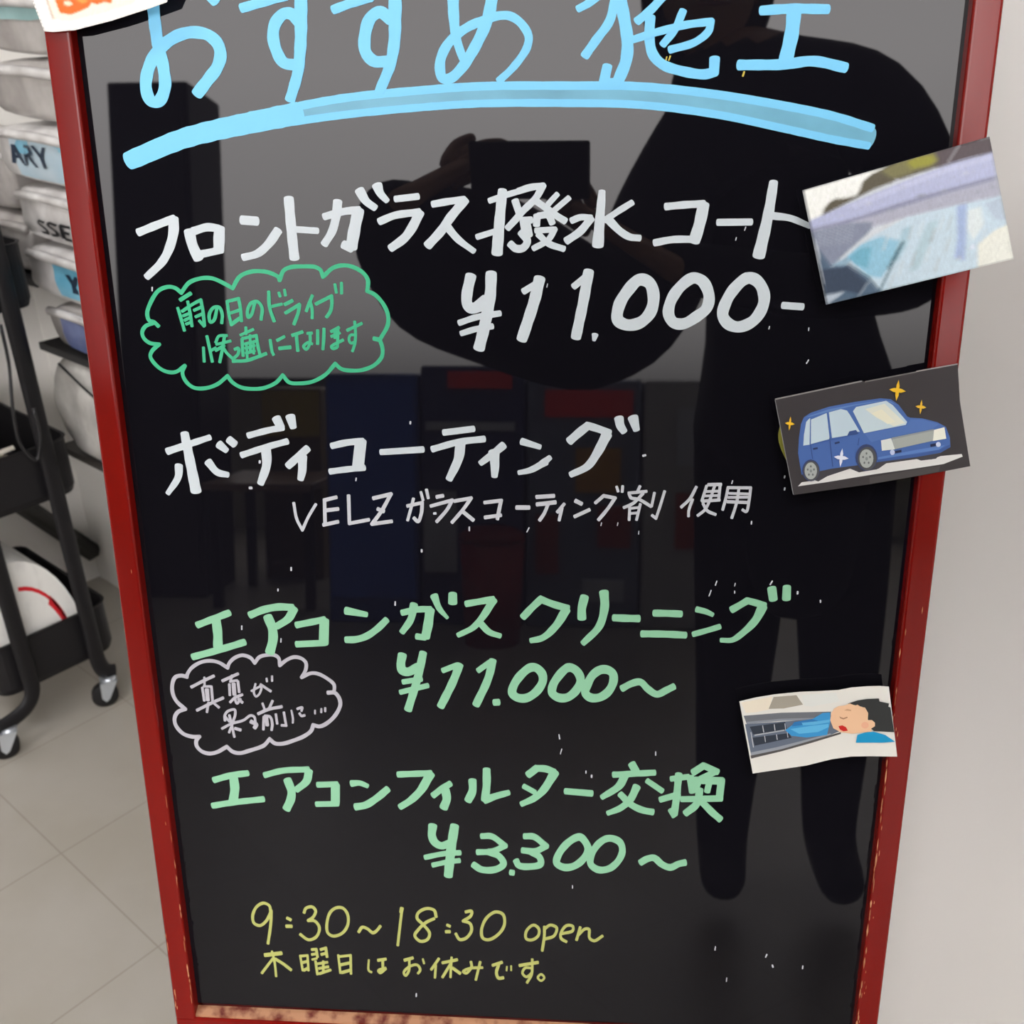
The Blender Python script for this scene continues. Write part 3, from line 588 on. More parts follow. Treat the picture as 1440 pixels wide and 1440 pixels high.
'item4': '''5.02 1.12 54.8,238.2 69.3,243.0 83.1,245.5
7.45 1.12 71.1,241.8 71.2,230.8 69.0,219.6
4.86 1.13 51.3,214.0 69.1,217.8 94.1,221.8
4.77 1.12 97.3,244.3 112.2,248.9 133.3,250.8
6.95>4.97 1.12 133.7,249.1 131.3,240.1 122.5,231.7
6.80 1.13 115.7,240.2 118.1,230.1 117.1,222.9 112.9,213.7
4.56 1.13 140.3,236.9 156.1,238.1
7.54 1.13 154.7,236.8 153.7,221.3
4.39 1.14 138.0,218.7 155.5,219.8
5.32>3.55 1.13 168.2,239.1 174.6,239.7 180.9,237.2
5.74 1.14 197.0,234.8 188.5,226.8 178.7,219.6 170.3,217.5
4.87 1.13 206.4,248.7 219.7,249.8 232.6,250.8
7.45>4.90 1.14 232.1,249.9 224.3,235.2 215.6,225.4 206.8,218.9
5.07 1.14 248.0,241.8 241.0,236.8 234.0,230.6
6.84 1.14 244.0,235.4 244.8,227.7 242.2,219.9
6.40 1.14 265.9,245.0 265.7,235.6 262.1,227.2
6.38 1.14 277.4,255.3 277.2,241.9 275.6,228.3
6.00>4.45 1.15 275.6,227.7 284.2,231.6 294.7,235.3
5.73 1.14 317.1,258.2 310.5,252.2
5.33 1.14 317.1,258.2 324.2,257.9 330.8,255.4
7.11>4.42 1.15 331.3,254.9 322.2,238.3 315.0,231.0 305.0,225.3
4.04 1.15 306.9,241.6 315.5,236.5
4.93 1.15 340.0,238.3 360.6,237.1
6.06 1.15 391.7,264.4 394.9,258.3
4.66 1.15 377.7,254.6 394.9,256.2 409.4,257.6
6.73>4.28 1.15 386.4,254.3 382.2,244.8 368.9,234.0
4.26 1.15 404.0,250.0 415.9,241.3
6.35>4.10 1.16 395.8,244.1 391.2,232.6 383.8,224.7 373.8,219.5
5.11 1.16 383.3,237.1 392.5,227.6 401.3,223.3 409.0,221.9
5.67 1.16 428.2,256.4 427.4,237.7 426.1,220.7
3.88 1.17 426.0,218.8 422.8,224.3
4.43 1.15 422.7,252.5 435.8,254.8
4.67 1.16 414.9,233.5 429.0,238.8
5.20 1.15 447.1,265.1 439.4,259.0
5.00 1.15 447.1,265.1 458.0,259.9
4.61 1.15 455.4,259.2 445.5,253.6
5.64 1.16 437.4,254.3 439.6,241.9
5.62 1.16 441.3,251.9 461.4,252.0/ 460.7,237.7
4.43 1.16 444.3,251.4 442.2,243.9
4.82 1.16 452.3,251.1 450.9,242.3
4.65 1.16 431.5,234.5 462.2,236.3
5.67 1.16 445.1,243.4 443.3,230.8 435.1,221.9
5.27 1.17 446.7,233.4 455.5,223.7 462.3,217.4''',
'price4': '''7.14>5.55 1.16 232.6,201.8 231.7,192.3 234.2,186.1 239.4,183.5 246.9,186.9
7.55 1.16 250.4,202.2 246.9,179.5 244.1,155.2
4.19 1.16 225.5,171.8 241.3,176.0 254.2,177.4
4.00 1.17 231.6,164.6 243.2,168.0 253.6,169.9
4.73 1.16 272.4,194.0 280.6,194.1 291.1,185.7/ 281.4,180.1 268.8,178.6
5.35 1.17 277.7,179.4 286.1,175.7 289.9,168.4 283.8,162.9 271.6,162.1 265.2,166.5
4.56 1.18 295.7,160.4 297.8,160.1
4.89 1.17 307.2,195.4 314.9,195.2 324.5,186.8/ 316.0,181.6 305.5,182.0
5.32 1.17 311.3,181.4 319.3,175.9 320.1,169.4 311.7,166.6 302.3,167.4 300.2,171.7
5.77 1.17 349.0,195.8 341.3,189.6 334.6,178.8 333.3,170.9 339.2,167.1 347.1,168.6 354.8,175.8 358.6,185.1 355.7,192.8 352.3,196.3 349.0,195.8
5.43 1.18 372.3,195.4 365.8,189.3 360.9,178.6 361.0,170.8 367.3,166.0 376.2,167.8 383.3,175.7 386.1,185.0 384.0,192.7 377.8,196.1 372.3,195.4
5.19 1.19 401.1,174.5 406.0,178.0 411.5,179.3 418.3,173.3 425.0,170.9 431.5,174.5 436.4,176.0''',
'hours': '''2.47 1.18 91.3,112.7 90.6,117.9 85.9,120.3 79.4,116.1 75.3,106.7 75.8,99.6 80.6,97.2 86.6,102.1 91.9,112.8/ 90.2,98.3 86.3,78.9
2.74 1.18 105.0,106.1 108.1,104.4
2.93 1.18 103.7,97.7 108.3,97.9
2.46 1.18 120.1,112.2 122.0,116.8 127.7,118.4 130.2,114.6 127.5,108.0 123.2,104.5/ 128.9,104.2 132.3,97.8 129.2,88.4 122.0,84.7 115.2,90.1
2.45 1.18 148.5,118.7 142.8,113.9 139.3,103.4 139.2,92.9 143.4,89.7 151.4,92.8 156.9,101.6 157.5,112.1 154.0,118.4 148.5,118.7
2.53 1.19 165.9,94.9 169.4,100.0 173.8,98.5 178.0,94.8 181.4,97.0 184.9,102.0
3.21 1.18 204.0,120.8 203.2,116.9
2.34 1.19 203.6,116.9 198.9,83.0
2.51 1.19 232.7,113.4 231.2,120.0 224.5,121.4 217.6,116.7 216.5,111.3 221.7,104.8 226.5,96.9 224.6,90.3 218.3,88.1 213.9,93.6 217.6,100.5 224.1,107.6 231.0,111.7
2.50 1.19 241.7,105.8 244.1,104.6
2.78 1.20 240.4,99.0 243.8,99.2
2.49 1.20 257.6,119.7 262.6,120.6 262.0,116.2 255.4,110.5/ 261.2,108.1 262.2,101.4 257.5,93.4 251.8,91.7 248.8,97.4
2.48 1.20 282.7,120.9 274.8,114.1 270.6,101.9 271.6,94.1 276.7,92.7 285.8,99.9 290.1,109.5 288.8,118.8 282.7,120.9
2.29 1.20 312.6,108.6 308.1,102.4 308.1,95.4 312.6,94.3 318.2,98.9 318.7,105.6 315.4,109.2 312.6,108.6
2.38 1.21 323.4,108.2 323.2,97.8 321.5,83.9
2.28 1.20 323.4,105.8 328.2,110.1 333.5,107.7 331.5,99.6 323.8,95.8
2.27 1.21 337.6,101.9 346.8,105.4 346.8,109.9 341.5,110.1 337.1,102.5 337.3,97.2 341.8,94.0
2.36 1.21 353.1,109.1 350.2,96.1
2.36 1.21 351.5,101.2 357.0,107.5 360.3,107.4 361.0,98.6 364.9,96.1 371.7,101.3''',
'closing': '''3.34 1.19 82.7,66.7 97.2,69.5
2.05 1.20 89.1,71.0 90.6,58.4 90.7,44.8
2.24 1.20 89.0,63.0 78.3,47.5
2.60 1.20 91.5,63.1 97.7,58.7 104.5,52.3
2.04 1.20 113.6,68.0 114.7,52.2
2.03 1.20 114.1,67.4 120.0,68.4/ 119.8,52.5
2.40 1.20 114.9,60.7 119.6,62.3
2.60 1.20 115.8,52.7 119.7,55.2
2.39 1.19 124.1,74.6 128.0,75.1/ 128.6,67.1
2.21 1.20 123.8,69.5 127.7,70.4
1.84 1.20 123.7,64.2 128.0,65.7
2.39 1.19 131.9,75.0 136.5,76.9/ 137.0,67.6
2.39 1.20 132.2,70.0 136.2,71.5
2.22 1.20 126.6,62.7 127.4,48.8
2.21 1.20 128.2,60.1 137.0,62.2
2.22 1.20 129.0,55.3 137.5,57.5
2.22 1.20 133.4,63.1 132.7,51.8
2.41 1.20 129.1,49.6 139.2,54.2
2.02 1.20 146.9,70.1 147.6,51.3
2.20 1.20 147.2,68.5 157.6,70.4/ 156.8,51.1
2.57 1.20 148.5,60.1 156.3,62.5
2.58 1.21 149.0,52.0 156.4,54.9
1.83 1.21 173.2,66.5 172.6,55.4 175.0,53.7
2.55 1.20 181.2,66.6 188.0,68.2
2.19 1.21 185.2,67.7 184.9,56.0
2.20 1.21 187.5,58.9 181.0,55.8 182.4,53.6 187.5,58.2
2.72 1.21 204.1,67.8 211.3,70.6
2.19 1.21 208.3,69.7 207.2,56.6 204.2,51.7 202.9,55.0 208.5,61.7 215.0,63.4 217.2,58.5 215.1,54.6
1.81 1.21 219.9,69.9 220.8,65.3
2.26 1.21 233.7,71.1 226.7,59.2
2.07 1.21 230.8,64.0 229.7,51.0
2.62 1.21 236.6,66.9 249.3,70.8
2.07 1.21 244.6,73.0 243.1,52.2
2.26 1.21 243.5,66.1 236.2,51.8
2.63 1.21 245.2,62.0 251.6,56.8
2.25 1.21 261.0,69.3 261.4,63.9 256.7,57.1 254.2,58.6 259.1,62.1 270.8,63.7
2.25 1.22 268.9,69.5 264.8,50.6
2.60 1.21 279.4,66.5 287.4,70.1
2.61 1.22 284.5,67.2 282.6,58.8 284.3,53.6 288.4,54.2
1.49 1.22 291.6,65.9 291.3,61.7
1.49 1.22 295.2,66.8 295.2,62.2
2.59 1.22 302.3,67.7 317.9,71.7
2.23 1.22 313.1,74.6 312.5,59.0 308.6,50.2
2.04 1.22 312.5,65.6 307.1,65.4 304.8,60.0 307.9,56.3 312.5,60.1
1.86 1.22 320.6,59.5 317.8,55.9 320.6,52.8 323.3,56.2 320.6,59.5''',
'flecks': '''1.02 0.95 49.2,630.9 48.9,628.4
2.14 1.02 105.8,485.9 107.4,485.9
1.59 1.01 115.3,506.6 115.1,505.0
1.50 1.04 392.8,513.0 394.7,513.5
0.82 1.08 449.4,419.0 448.5,415.6
0.83 1.09 445.6,411.6 444.3,407.1
0.72 1.09 462.8,417.6 462.4,415.3
0.82 1.09 462.7,411.4 462.8,409.7
1.02 1.09 489.4,419.7 488.0,416.9
1.33 1.09 508.1,411.8 508.2,410.1
0.66 1.01 475.1,604.0 474.8,602.1
0.86 1.02 502.9,581.4 501.6,579.0
0.66 1.01 501.4,603.1 501.3,601.2
0.99 1.05 492.8,499.4 492.5,497.9
0.99 1.06 493.4,490.6 493.2,489.0
0.95 1.02 185.9,494.4 185.5,492.3
1.15 1.05 267.9,458.0 267.9,455.2
1.84 1.04 242.0,468.0 243.5,468.1
1.23 1.01 227.3,536.5 227.2,534.9
1.12 1.06 90.0,375.1 89.7,372.1
1.01 1.07 120.0,365.1 119.6,362.1
0.99 1.05 120.9,406.3 120.7,404.6
1.09 1.07 210.4,397.7 210.2,394.8
1.31 1.05 132.4,423.8 132.2,421.5
1.38 1.05 232.0,439.7 232.0,438.0
1.12 1.22 213.0,33.3 212.8,30.3
0.93 1.23 464.8,95.4 464.6,91.8
1.04 1.23 507.1,89.8 506.2,86.9
1.27 1.24 512.2,79.3 512.9,77.2
1.04 1.24 537.0,79.9 536.9,77.1
0.82 1.24 475.7,64.3 475.6,60.7
0.88 1.14 409.7,276.0 409.8,272.9
0.89 1.13 334.5,288.6 335.1,284.9
0.78 1.13 336.8,276.1 335.7,271.7
1.00 1.14 355.9,257.1 355.9,255.2
1.34 1.15 360.4,253.5 360.4,251.5
0.81 1.19 346.3,149.9 346.3,147.2
1.02 1.10 525.0,405.4 525.1,403.7
0.68 0.98 325.0,632.6 324.5,630.3
0.65 0.98 455.5,669.0 454.8,666.8
0.65 0.98 449.7,662.3 449.4,660.5
0.83 1.05 311.8,458.1 310.2,454.8
0.72 1.06 364.5,462.7 364.0,460.5
0.72 1.06 376.3,462.9 375.9,460.7
0.72 1.06 391.6,456.6 391.4,454.4
0.80 1.05 456.5,495.4 456.1,493.3
1.01 1.07 471.7,465.3 471.6,463.2''',
'yellowticks': '''0.71 0.93 400.0,772.9 399.6,770.8
0.89 0.93 402.2,773.3 401.4,770.8
1.15 0.94 448.9,763.4 448.1,760.9''',
'yellowmark': '''3.58>2.74 1.04 488.7,535.3 487.7,528.7 490.3,518.9 495.0,510.1''',
}

def ink_strokes(name, keys, h0=0.0, label=None):
    mb = MB(); idx = 0
    for key, colname in keys:
        m = INKM[colname]
        for line in INK[key].strip().split('\n'):
            t = line.split(); ws = t[0].split('>'); w0 = float(ws[0]); w1 = float(ws[-1]); k = float(t[1])
            segs = [[]]
            for p in t[2:]:
                c = p.endswith('/'); x, y = map(float, p.rstrip('/').split(','))
                segs[-1].append(Vector((x, y / k)))
                if c: segs.append([Vector((x, y / k))])
            total = sum((b - a).length for s in segs for a, b in zip(s, s[1:])) or 1
            done = 0.; idx += 1; h = -.0095 + .00014 + h0 + (idx % 9) * 3e-5
            def W3(p, hh): return BP(p.x / 1000, p.y * k / 1000, hh)
            for si, s in enumerate(segs):
                P = catmull(s); n = len(P); st = []
                for i, p in enumerate(P):
                    d = (P[min(i + 1, n - 1)] - P[max(i - 1, 0)]); d = d.normalized() if d.length > 1e-9 else Vector((1, 0))
                    if i: done += (p - P[i - 1]).length
                    f = min(done / total, 1); st.append((p, d, (w0 + (w1 - w0) * f) / 2 * (1 + .035 * math.sin(done * .5 + idx * 2.1))))
                def cap(p, d, r, sg, e): return [(p + d * sg * r * e * c, d, r * math.sqrt(max(0, 1 - c ** 3))) for c in (.3, .55, .75, .9, .97, 1)]
                e0 = .62 if si == 0 else .95; e1 = .62 if si == len(segs) - 1 else .95
                hh = h - (1.4e-5 if si % 2 else 0)
                st = cap(*st[0], -1, e0)[::-1] + st + cap(*st[-1], 1, e1); n = len(st)
                Lf = [p + Vector((-d.y, d.x)) * r for p, d, r in st]; Rt = [p - Vector((-d.y, d.x)) * r for p, d, r in st]
                hs = [hh + 7e-5 * i / n for i in range(n)]
                vs = [W3(p, q) for p, q in zip(Lf, hs)] + [W3(p, q) for p, q in zip(Rt, hs)] + [W3(p, -.0095) for p in Lf] + [W3(p, -.0095) for p in Rt]
                fs = []
                for i in range(n - 1):
                    fs += [[i, n + i, n + i + 1, i + 1], [2 * n + i, i, i + 1, 2 * n + i + 1], [n + i, 3 * n + i, 3 * n + i + 1, n + i + 1]]
                mb.add(vs, fs, m)
    return mb.build(name, board, label)
ink_strokes('heading_underline', [('underlinethin', 'bluethin'), ('underline', 'blue')], 0, 'thick pale blue underline stroke')
ink_strokes('heading_lettering', [('heading', 'blue')], .00015, 'large pale blue heading lettering')
ink_strokes('menu_line', [('item1', 'white')], .0001, 'thick white lettering of the first service')
ink_strokes('price', [('price1', 'white')], .0001, 'white price 11,000')
ink_strokes('speech_cloud', [('bubble1', 'green')], 0, 'green cloud outline')
ink_strokes('cloud_note', [('bubble1text', 'green')], .0001, 'small green note inside the cloud')
ink_strokes('menu_line', [('item2', 'white')], .0001, 'thick white lettering of the second service')
ink_strokes('menu_subline', [('subline', 'grey')], .0001, 'thin white line under the second service')
ink_strokes('menu_line', [('item3', 'mint')], .0001, 'mint green lettering of the third service')
ink_strokes('price', [('price3', 'mint')], .0001, 'mint green price 11,000')
ink_strokes('speech_cloud', [('bubble2', 'pale')], .0002, 'white cloud outline')
ink_strokes('cloud_note', [('bubble2text', 'pale')], .0003, 'small white note inside the cloud')
ink_strokes('menu_line', [('item4', 'mint')], .0001, 'mint green lettering of the fourth service')
ink_strokes('price', [('price4', 'mint')], .0001, 'mint green price 3,300')
ink_strokes('opening_hours', [('hours', 'yellow')], 0, 'yellow opening hours')
ink_strokes('closing_note', [('closing', 'yellow')], 0, 'yellow line about the weekly closing day')
ink_strokes('paint_fleck', [('flecks', 'grey'), ('yellowticks', 'gold')], 0, 'tiny leftover specks of marker')['kind'] = 'stuff'
ink_strokes('drawn_crescent', [('yellowmark', 'dullyellow')], 0, 'dull yellow mark half hidden behind the car picture')

# ---------------------------------------------------------------- paper prints stuck over the frame
CARDS = {
'windshield': [
('card', (214,220,226), "488.3,691.7 600.6,722.7 625.4,648.5 509.2,619.5"),
('sky', (250,252,247), "488.7,691.4 513.3,698.6 548.9,708.3 543.6,703.9 536.2,701.2 523.9,688.1 501.5,675.8 493.9,673.0"),
('tree', (96,90,74), "501.5,676.0 502.6,680.6 505.7,684.4 509.0,686.3 515.3,686.7 522.0,688.1 524.1,691.9 525.1,696.6 530.4,701.2 536.0,703.8 541.4,706.7 547.9,709.2 558.1,711.9 567.4,714.3 573.4,712.0 572.2,705.5 551.9,699.0 533.2,692.3 517.4,684.3"),
('leaf', (128,124,84), "536.0,703.0 547.9,709.0 558.1,711.8 567.4,713.9 570.8,709.2 567.4,706.0 559.0,703.6 549.8,700.1 544.2,698.5 540.2,700.2"),
('bright', (158,156,66), "550.9,708.0 558.2,711.4 566.7,712.2 569.4,708.8 565.5,706.0 555.1,704.3"),
('roof', (94,84,88), "567.4,714.0 600.6,722.5 603.5,713.5 587.0,709.5 577.8,706.8 569.5,704.1 571.3,709.2"),
('band', (186,192,222), "493.9,673.0 517.5,683.4 552.0,697.3 577.8,706.8 587.0,709.4 603.8,713.5 607.2,699.6 598.1,696.4 579.6,691.4 551.6,683.1 523.3,673.7 495.3,667.2"),
('bandshade', (200,205,232), "515.7,681.5 552.2,695.9 577.9,705.4 604.0,712.1 604.6,709.8 578.3,702.4 552.5,692.6 522.6,680.9"),
('seam', (150,152,180), "495.2,668.1 523.2,674.9 551.5,684.3 579.5,692.3 607.2,699.8 608.1,697.2 579.8,689.5 551.8,681.2 523.4,672.6 495.6,666.0"),
('lower', (180,182,198), "495.6,666.2 523.4,672.8 551.8,681.4 579.8,689.7 608.1,697.5 611.7,687.4 597.7,684.5 580.8,681.0 554.4,675.0 533.6,667.9 520.1,654.8 500.1,657.4"),
('greyleft', (138,146,166), "495.6,666.0 518.6,671.4 533.3,671.8 533.7,666.9 519.2,653.4 510.1,644.0 500.2,655.4"),
('glass', (204,224,236), "519.5,650.4 534.1,663.0 554.4,674.5 580.8,681.0 597.7,684.5 611.7,687.4 625.4,648.5 585.9,638.5 543.5,628.0"),
('aqua', (152,202,224), "519.0,650.4 527.7,658.2 540.0,663.0 552.1,660.0 549.2,649.3 542.6,636.5 534.5,638.0 523.9,645.5"),
('aquadeep', (120,184,208), "520.1,649.4 527.9,655.8 534.8,656.2 533.1,642.5 524.9,645.5"),
('streaka', (176,208,222), "553.2,667.8 558.9,669.7 556.4,656.1 551.5,646.4 549.2,649.3"),
('streakb', (186,212,222), "568.4,671.5 575.0,672.9 570.1,656.1 565.7,642.4 560.0,640.4 563.3,656.1"),
('cream', (240,242,232), "601.1,657.8 610.6,666.5 618.8,670.3 625.4,648.5 602.9,643.0"),
('whitepatch', (226,236,238), "592.6,679.0 600.1,680.8 603.5,669.4 597.9,659.8 593.1,667.5"),
('bluev', (168,188,224), "585.1,681.4 591.2,682.6 593.3,661.8 594.1,647.2 587.5,649.2 588.0,661.8"),
('right', (190,206,222), "601.8,682.7 611.8,686.4 616.6,672.2 609.7,673.2"),
('dark', (82,104,126), "500.2,655.9 510.1,644.0 520.4,646.0 534.6,637.5 543.5,628.0 528.8,624.3 509.1,619.7"),
('darker', (58,72,92), "503.5,642.1 521.1,644.0 533.9,634.0 530.2,626.0 520.4,628.6 508.1,626.1"),
('glint', (150,180,200), "509.1,644.5 519.5,650.4 521.7,647.4 519.0,644.5"),
('corner', (188,200,212), "507.6,625.6 520.0,628.1 516.7,625.0 509.3,620.0"),
('wiper', (70,112,130), "553.9,660.3 541.8,628.8 543.0,628.2 555.1,659.7"),
('wiperb', (60,90,105), "552.8,658.8 545.6,642.6 546.4,642.2 553.6,658.4"),
('scratch', (205,205,210), "582.1,717.9 576.1,707.2 576.5,707.0 582.6,717.6"),
('scratchb', (195,205,212), "534.6,634.7 528.8,624.9 529.2,624.6 535.1,634.4"),
('drop', (150,154,168), "566.0,687.7 565.4,687.2 563.8,686.9 561.8,687.0 560.1,687.3 559.4,687.8 560.0,688.3 561.6,688.6 563.6,688.6 565.3,688.2"),
('drop', (155,159,173), "578.4,690.5 577.9,690.0 576.7,689.8 575.2,689.8 573.9,690.1 573.4,690.5 573.8,690.9 575.0,691.2 576.6,691.2 577.8,690.9"),
('drop', (150,154,168), "606.6,692.6 606.4,692.1 605.8,691.8 605.0,691.8 604.3,692.1 603.9,692.6 604.1,693.1 604.8,693.4 605.6,693.4 606.3,693.1"),
('drop', (165,169,183), "598.9,689.8 598.6,689.4 597.7,689.1 596.5,689.1 595.5,689.4 595.1,689.9 595.4,690.3 596.4,690.6 597.5,690.5 598.5,690.3"),
('drop', (160,164,178), "547.2,678.9 546.7,678.4 545.2,678.1 543.4,678.2 541.9,678.4 541.3,678.9 541.9,679.3 543.3,679.6 545.1,679.6 546.6,679.3"),
('drop', (200,204,218), "532.0,683.3 531.7,682.8 530.8,682.5 529.7,682.5 528.8,682.8 528.5,683.3 528.7,683.7 529.6,684.0 530.7,684.0 531.6,683.7"),
('drop', (190,194,208), "575.0,684.6 574.8,684.2 574.1,684.0 573.3,684.0 572.6,684.3 572.3,684.7 572.5,685.0 573.2,685.3 574.0,685.3 574.7,685.0"),
('drop', (205,209,223), "590.3,701.1 589.9,700.7 588.8,700.4 587.4,700.4 586.2,700.7 585.7,701.2 586.1,701.6 587.2,701.9 588.6,701.8 589.8,701.6"),
('drop', (205,209,223), "547.8,697.3 547.5,696.9 546.8,696.7 545.8,696.7 545.0,697.0 544.7,697.3 545.0,697.7 545.7,698.0 546.7,697.9 547.5,697.7"),
('drop', (200,204,218), "598.8,685.1 598.6,684.6 598.1,684.2 597.4,684.2 596.8,684.6 596.5,685.1 596.6,685.7 597.2,686.0 597.9,686.0 598.5,685.7"),
('drop', (190,194,208), "591.8,649.1 591.6,648.6 591.0,648.3 590.1,648.3 589.4,648.6 589.1,649.1 589.3,649.7 589.9,650.0 590.8,650.0 591.5,649.7"),
('drop', (235,239,253), "599.1,655.9 599.0,655.0 598.5,654.4 597.7,654.4 597.1,655.0 596.7,655.9 596.9,656.8 597.4,657.4 598.1,657.4 598.7,656.8"),
('streak', (186,196,200), "558.4,669.8 556.6,660.6 557.6,660.4 559.3,669.5"),
('streak', (214,224,228), "565.0,672.6 563.2,663.5 564.0,663.3 565.7,672.4"),
('streak', (178,188,192), "572.6,667.8 570.9,658.6 572.1,658.3 573.8,667.5"),
('streak', (210,220,224), "577.3,675.4 575.6,666.3 576.4,666.1 578.0,675.2"),
('streak', (188,198,202), "582.6,662.0 581.0,652.7 581.9,652.5 583.6,661.7"),
('streak', (212,222,226), "570.7,656.2 569.0,646.9 569.8,646.7 571.5,655.9"),
('streak', (226,236,240), "595.6,675.3 594.0,666.2 594.9,666.0 596.4,675.0"),
('streak', (180,190,194), "582.1,675.4 580.5,666.3 581.2,666.1 582.8,675.2"),
('streak', (178,188,192), "562.2,653.3 560.4,644.0 561.3,643.7 563.0,653.0"),
('streak', (212,222,226), "555.0,647.4 553.2,638.1 554.0,637.8 555.7,647.2"),
('streak', (190,200,204), "577.3,649.3 575.6,640.0 576.6,639.7 578.2,649.1"),
('streak', (212,222,226), "604.3,667.6 602.8,658.4 603.5,658.2 605.1,667.4"),
('streak', (206,216,220), "543.5,663.1 541.7,653.9 542.5,653.6 544.4,662.9"),
('streak', (190,200,204), "549.9,639.6 548.0,630.1 548.8,629.9 550.6,639.3"),
('speck', (150,154,160), "525.3,680.4 525.1,680.2 524.7,680.1 524.2,680.2 523.9,680.5 524.1,680.7 524.6,680.8 525.1,680.7"),
('speck', (160,164,170), "538.6,684.2 538.4,683.9 537.9,683.8 537.4,683.9 537.2,684.2 537.4,684.4 537.9,684.5 538.4,684.4"),
('speck', (160,164,170), "551.3,692.6 551.1,692.3 550.6,692.2 550.1,692.3 549.9,692.6 550.1,692.9 550.6,693.0 551.0,692.8"),
('speck', (210,214,220), "566.4,695.3 566.2,695.0 565.8,694.9 565.3,695.0 565.0,695.3 565.2,695.5 565.7,695.7 566.2,695.5"),
('speck', (160,164,170), "581.3,698.9 581.1,698.6 580.7,698.5 580.2,698.6 580.0,698.9 580.1,699.2 580.6,699.3 581.1,699.1"),
('speck', (210,214,220), "593.2,702.5 593.1,702.2 592.6,702.1 592.1,702.2 591.9,702.5 592.1,702.8 592.5,702.9 593.0,702.8"),
('speck', (165,169,175), "600.5,705.2 600.3,704.9 599.9,704.8 599.4,705.0 599.2,705.2 599.3,705.5 599.8,705.6 600.3,705.5"),
('speck', (200,204,210), "514.0,675.7 513.8,675.5 513.3,675.3 512.8,675.5 512.6,675.7 512.8,676.0 513.3,676.1 513.8,676.0"),
('speck', (150,154,160), "535.5,675.6 535.4,675.3 534.9,675.2 534.4,675.3 534.2,675.6 534.3,675.9 534.8,676.0 535.3,675.9"),
('speck', (200,204,210), "551.7,679.3 551.5,679.0 551.1,678.9 550.6,679.0 550.3,679.3 550.5,679.6 551.0,679.7 551.5,679.6"),
('speck', (150,154,160), "568.5,684.9 568.4,684.6 567.9,684.5 567.4,684.6 567.2,684.9 567.3,685.2 567.8,685.3 568.3,685.1"),
('speck', (200,204,210), "588.3,688.5 588.1,688.2 587.7,688.1 587.2,688.2 586.9,688.5 587.1,688.8 587.6,688.9 588.1,688.8"),
('speck', (150,154,160), "601.5,690.3 601.3,690.0 600.9,689.9 600.4,690.0 600.1,690.3 600.3,690.5 600.8,690.7 601.2,690.5"),
('rill', (176,182,196), "500.4,656.3 501.6,668.0 501.1,668.1 499.9,656.4"),
('rill', (176,182,196), "502.9,656.6 504.1,668.4 503.6,668.5 502.4,656.7"),
('rill', (176,182,196), "505.5,656.9 506.7,668.8 506.2,668.9 505.0,657.0"),
('rill', (176,182,196), "508.0,657.2 509.2,669.2 508.7,669.2 507.5,657.3"),
('rill', (176,182,196), "510.6,657.5 511.7,669.5 511.2,669.6 510.1,657.6"),
('rill', (176,182,196), "513.1,657.8 514.3,669.9 513.8,670.0 512.6,657.8"),
('rill', (176,182,196), "515.7,658.0 516.8,670.3 516.3,670.4 515.2,658.1"),
('rill', (176,182,196), "518.2,658.3 519.3,670.6 518.8,670.7 517.7,658.4"),
('rill', (176,182,196), "520.8,658.6 521.8,671.0 521.3,671.1 520.3,658.7"),
('ripple', (222,230,238), "532.1,665.4 536.0,670.5 535.7,670.7 531.7,665.6"),
('ripple', (222,230,238), "533.6,665.3 537.6,670.4 537.2,670.7 533.3,665.6"),
('ripple', (222,230,238), "535.2,665.3 539.1,670.4 538.8,670.7 534.9,665.6"),
('ripple', (222,230,238), "536.8,665.3 540.7,670.4 540.4,670.7 536.5,665.6"),
],
'car': [
('card', (62,58,60), "480.2,555.7 537.0,569.2 539.1,568.2 598.3,580.8 602.8,555.4 615.1,510.4 594.7,505.9 549.9,496.9 497.6,488.4"),
('torn', (150,146,146), "480.5,555.7 537.2,568.4 536.9,569.3 480.2,556.6"),
('torn', (120,116,116), "539.2,568.0 572.1,574.7 571.9,575.5 538.9,568.8"),
('torn', (168,162,160), "572.0,575.1 598.4,580.2 598.2,581.0 571.8,575.9"),
('torn', (150,150,150), "480.2,555.5 497.2,488.9 497.6,488.9 480.6,555.6"),
('tape', (78,74,74), "548.4,501.9 579.3,507.8 595.1,510.7 594.6,506.4 575.9,502.2 548.9,497.1"),
('ground', (228,227,224), "500.2,494.8 502.5,497.7 516.8,500.4 520.5,504.3 534.6,507.9 540.9,506.1 553.9,508.1 558.6,511.9 578.5,515.1 588.6,514.9 594.4,517.4 608.2,519.0 609.2,517.2 597.0,511.8 574.3,507.8 549.2,503.7 519.0,497.9"),
('shadow', (70,68,74), "502.2,502.7 513.8,498.4 519.7,502.3 534.6,507.9 540.9,505.3 552.9,507.6 558.6,512.5 578.5,515.3 581.7,514.1 591.6,515.5 595.0,520.3 578.0,519.6 548.2,515.0 507.9,508.1"),
('body', (78,112,178), "502.1,503.2 499.9,512.4 498.5,518.8 498.3,529.5 498.9,539.1 500.5,543.8 504.9,547.0 516.6,551.2 534.3,554.8 550.1,557.2 557.1,556.7 563.0,552.6 569.3,544.8 571.4,544.0 579.4,543.6 589.6,541.0 595.5,537.9 599.1,530.4 600.2,523.8 594.1,519.8 578.4,516.6 562.4,514.9 552.4,512.7 539.4,510.4 522.3,507.8 512.7,505.5"),
('roof', (102,138,196), "501.3,543.8 516.7,549.5 534.5,553.1 552.2,555.9 557.2,555.3 561.5,552.6 554.2,555.9 534.6,552.4 516.9,547.8 505.1,544.4"),
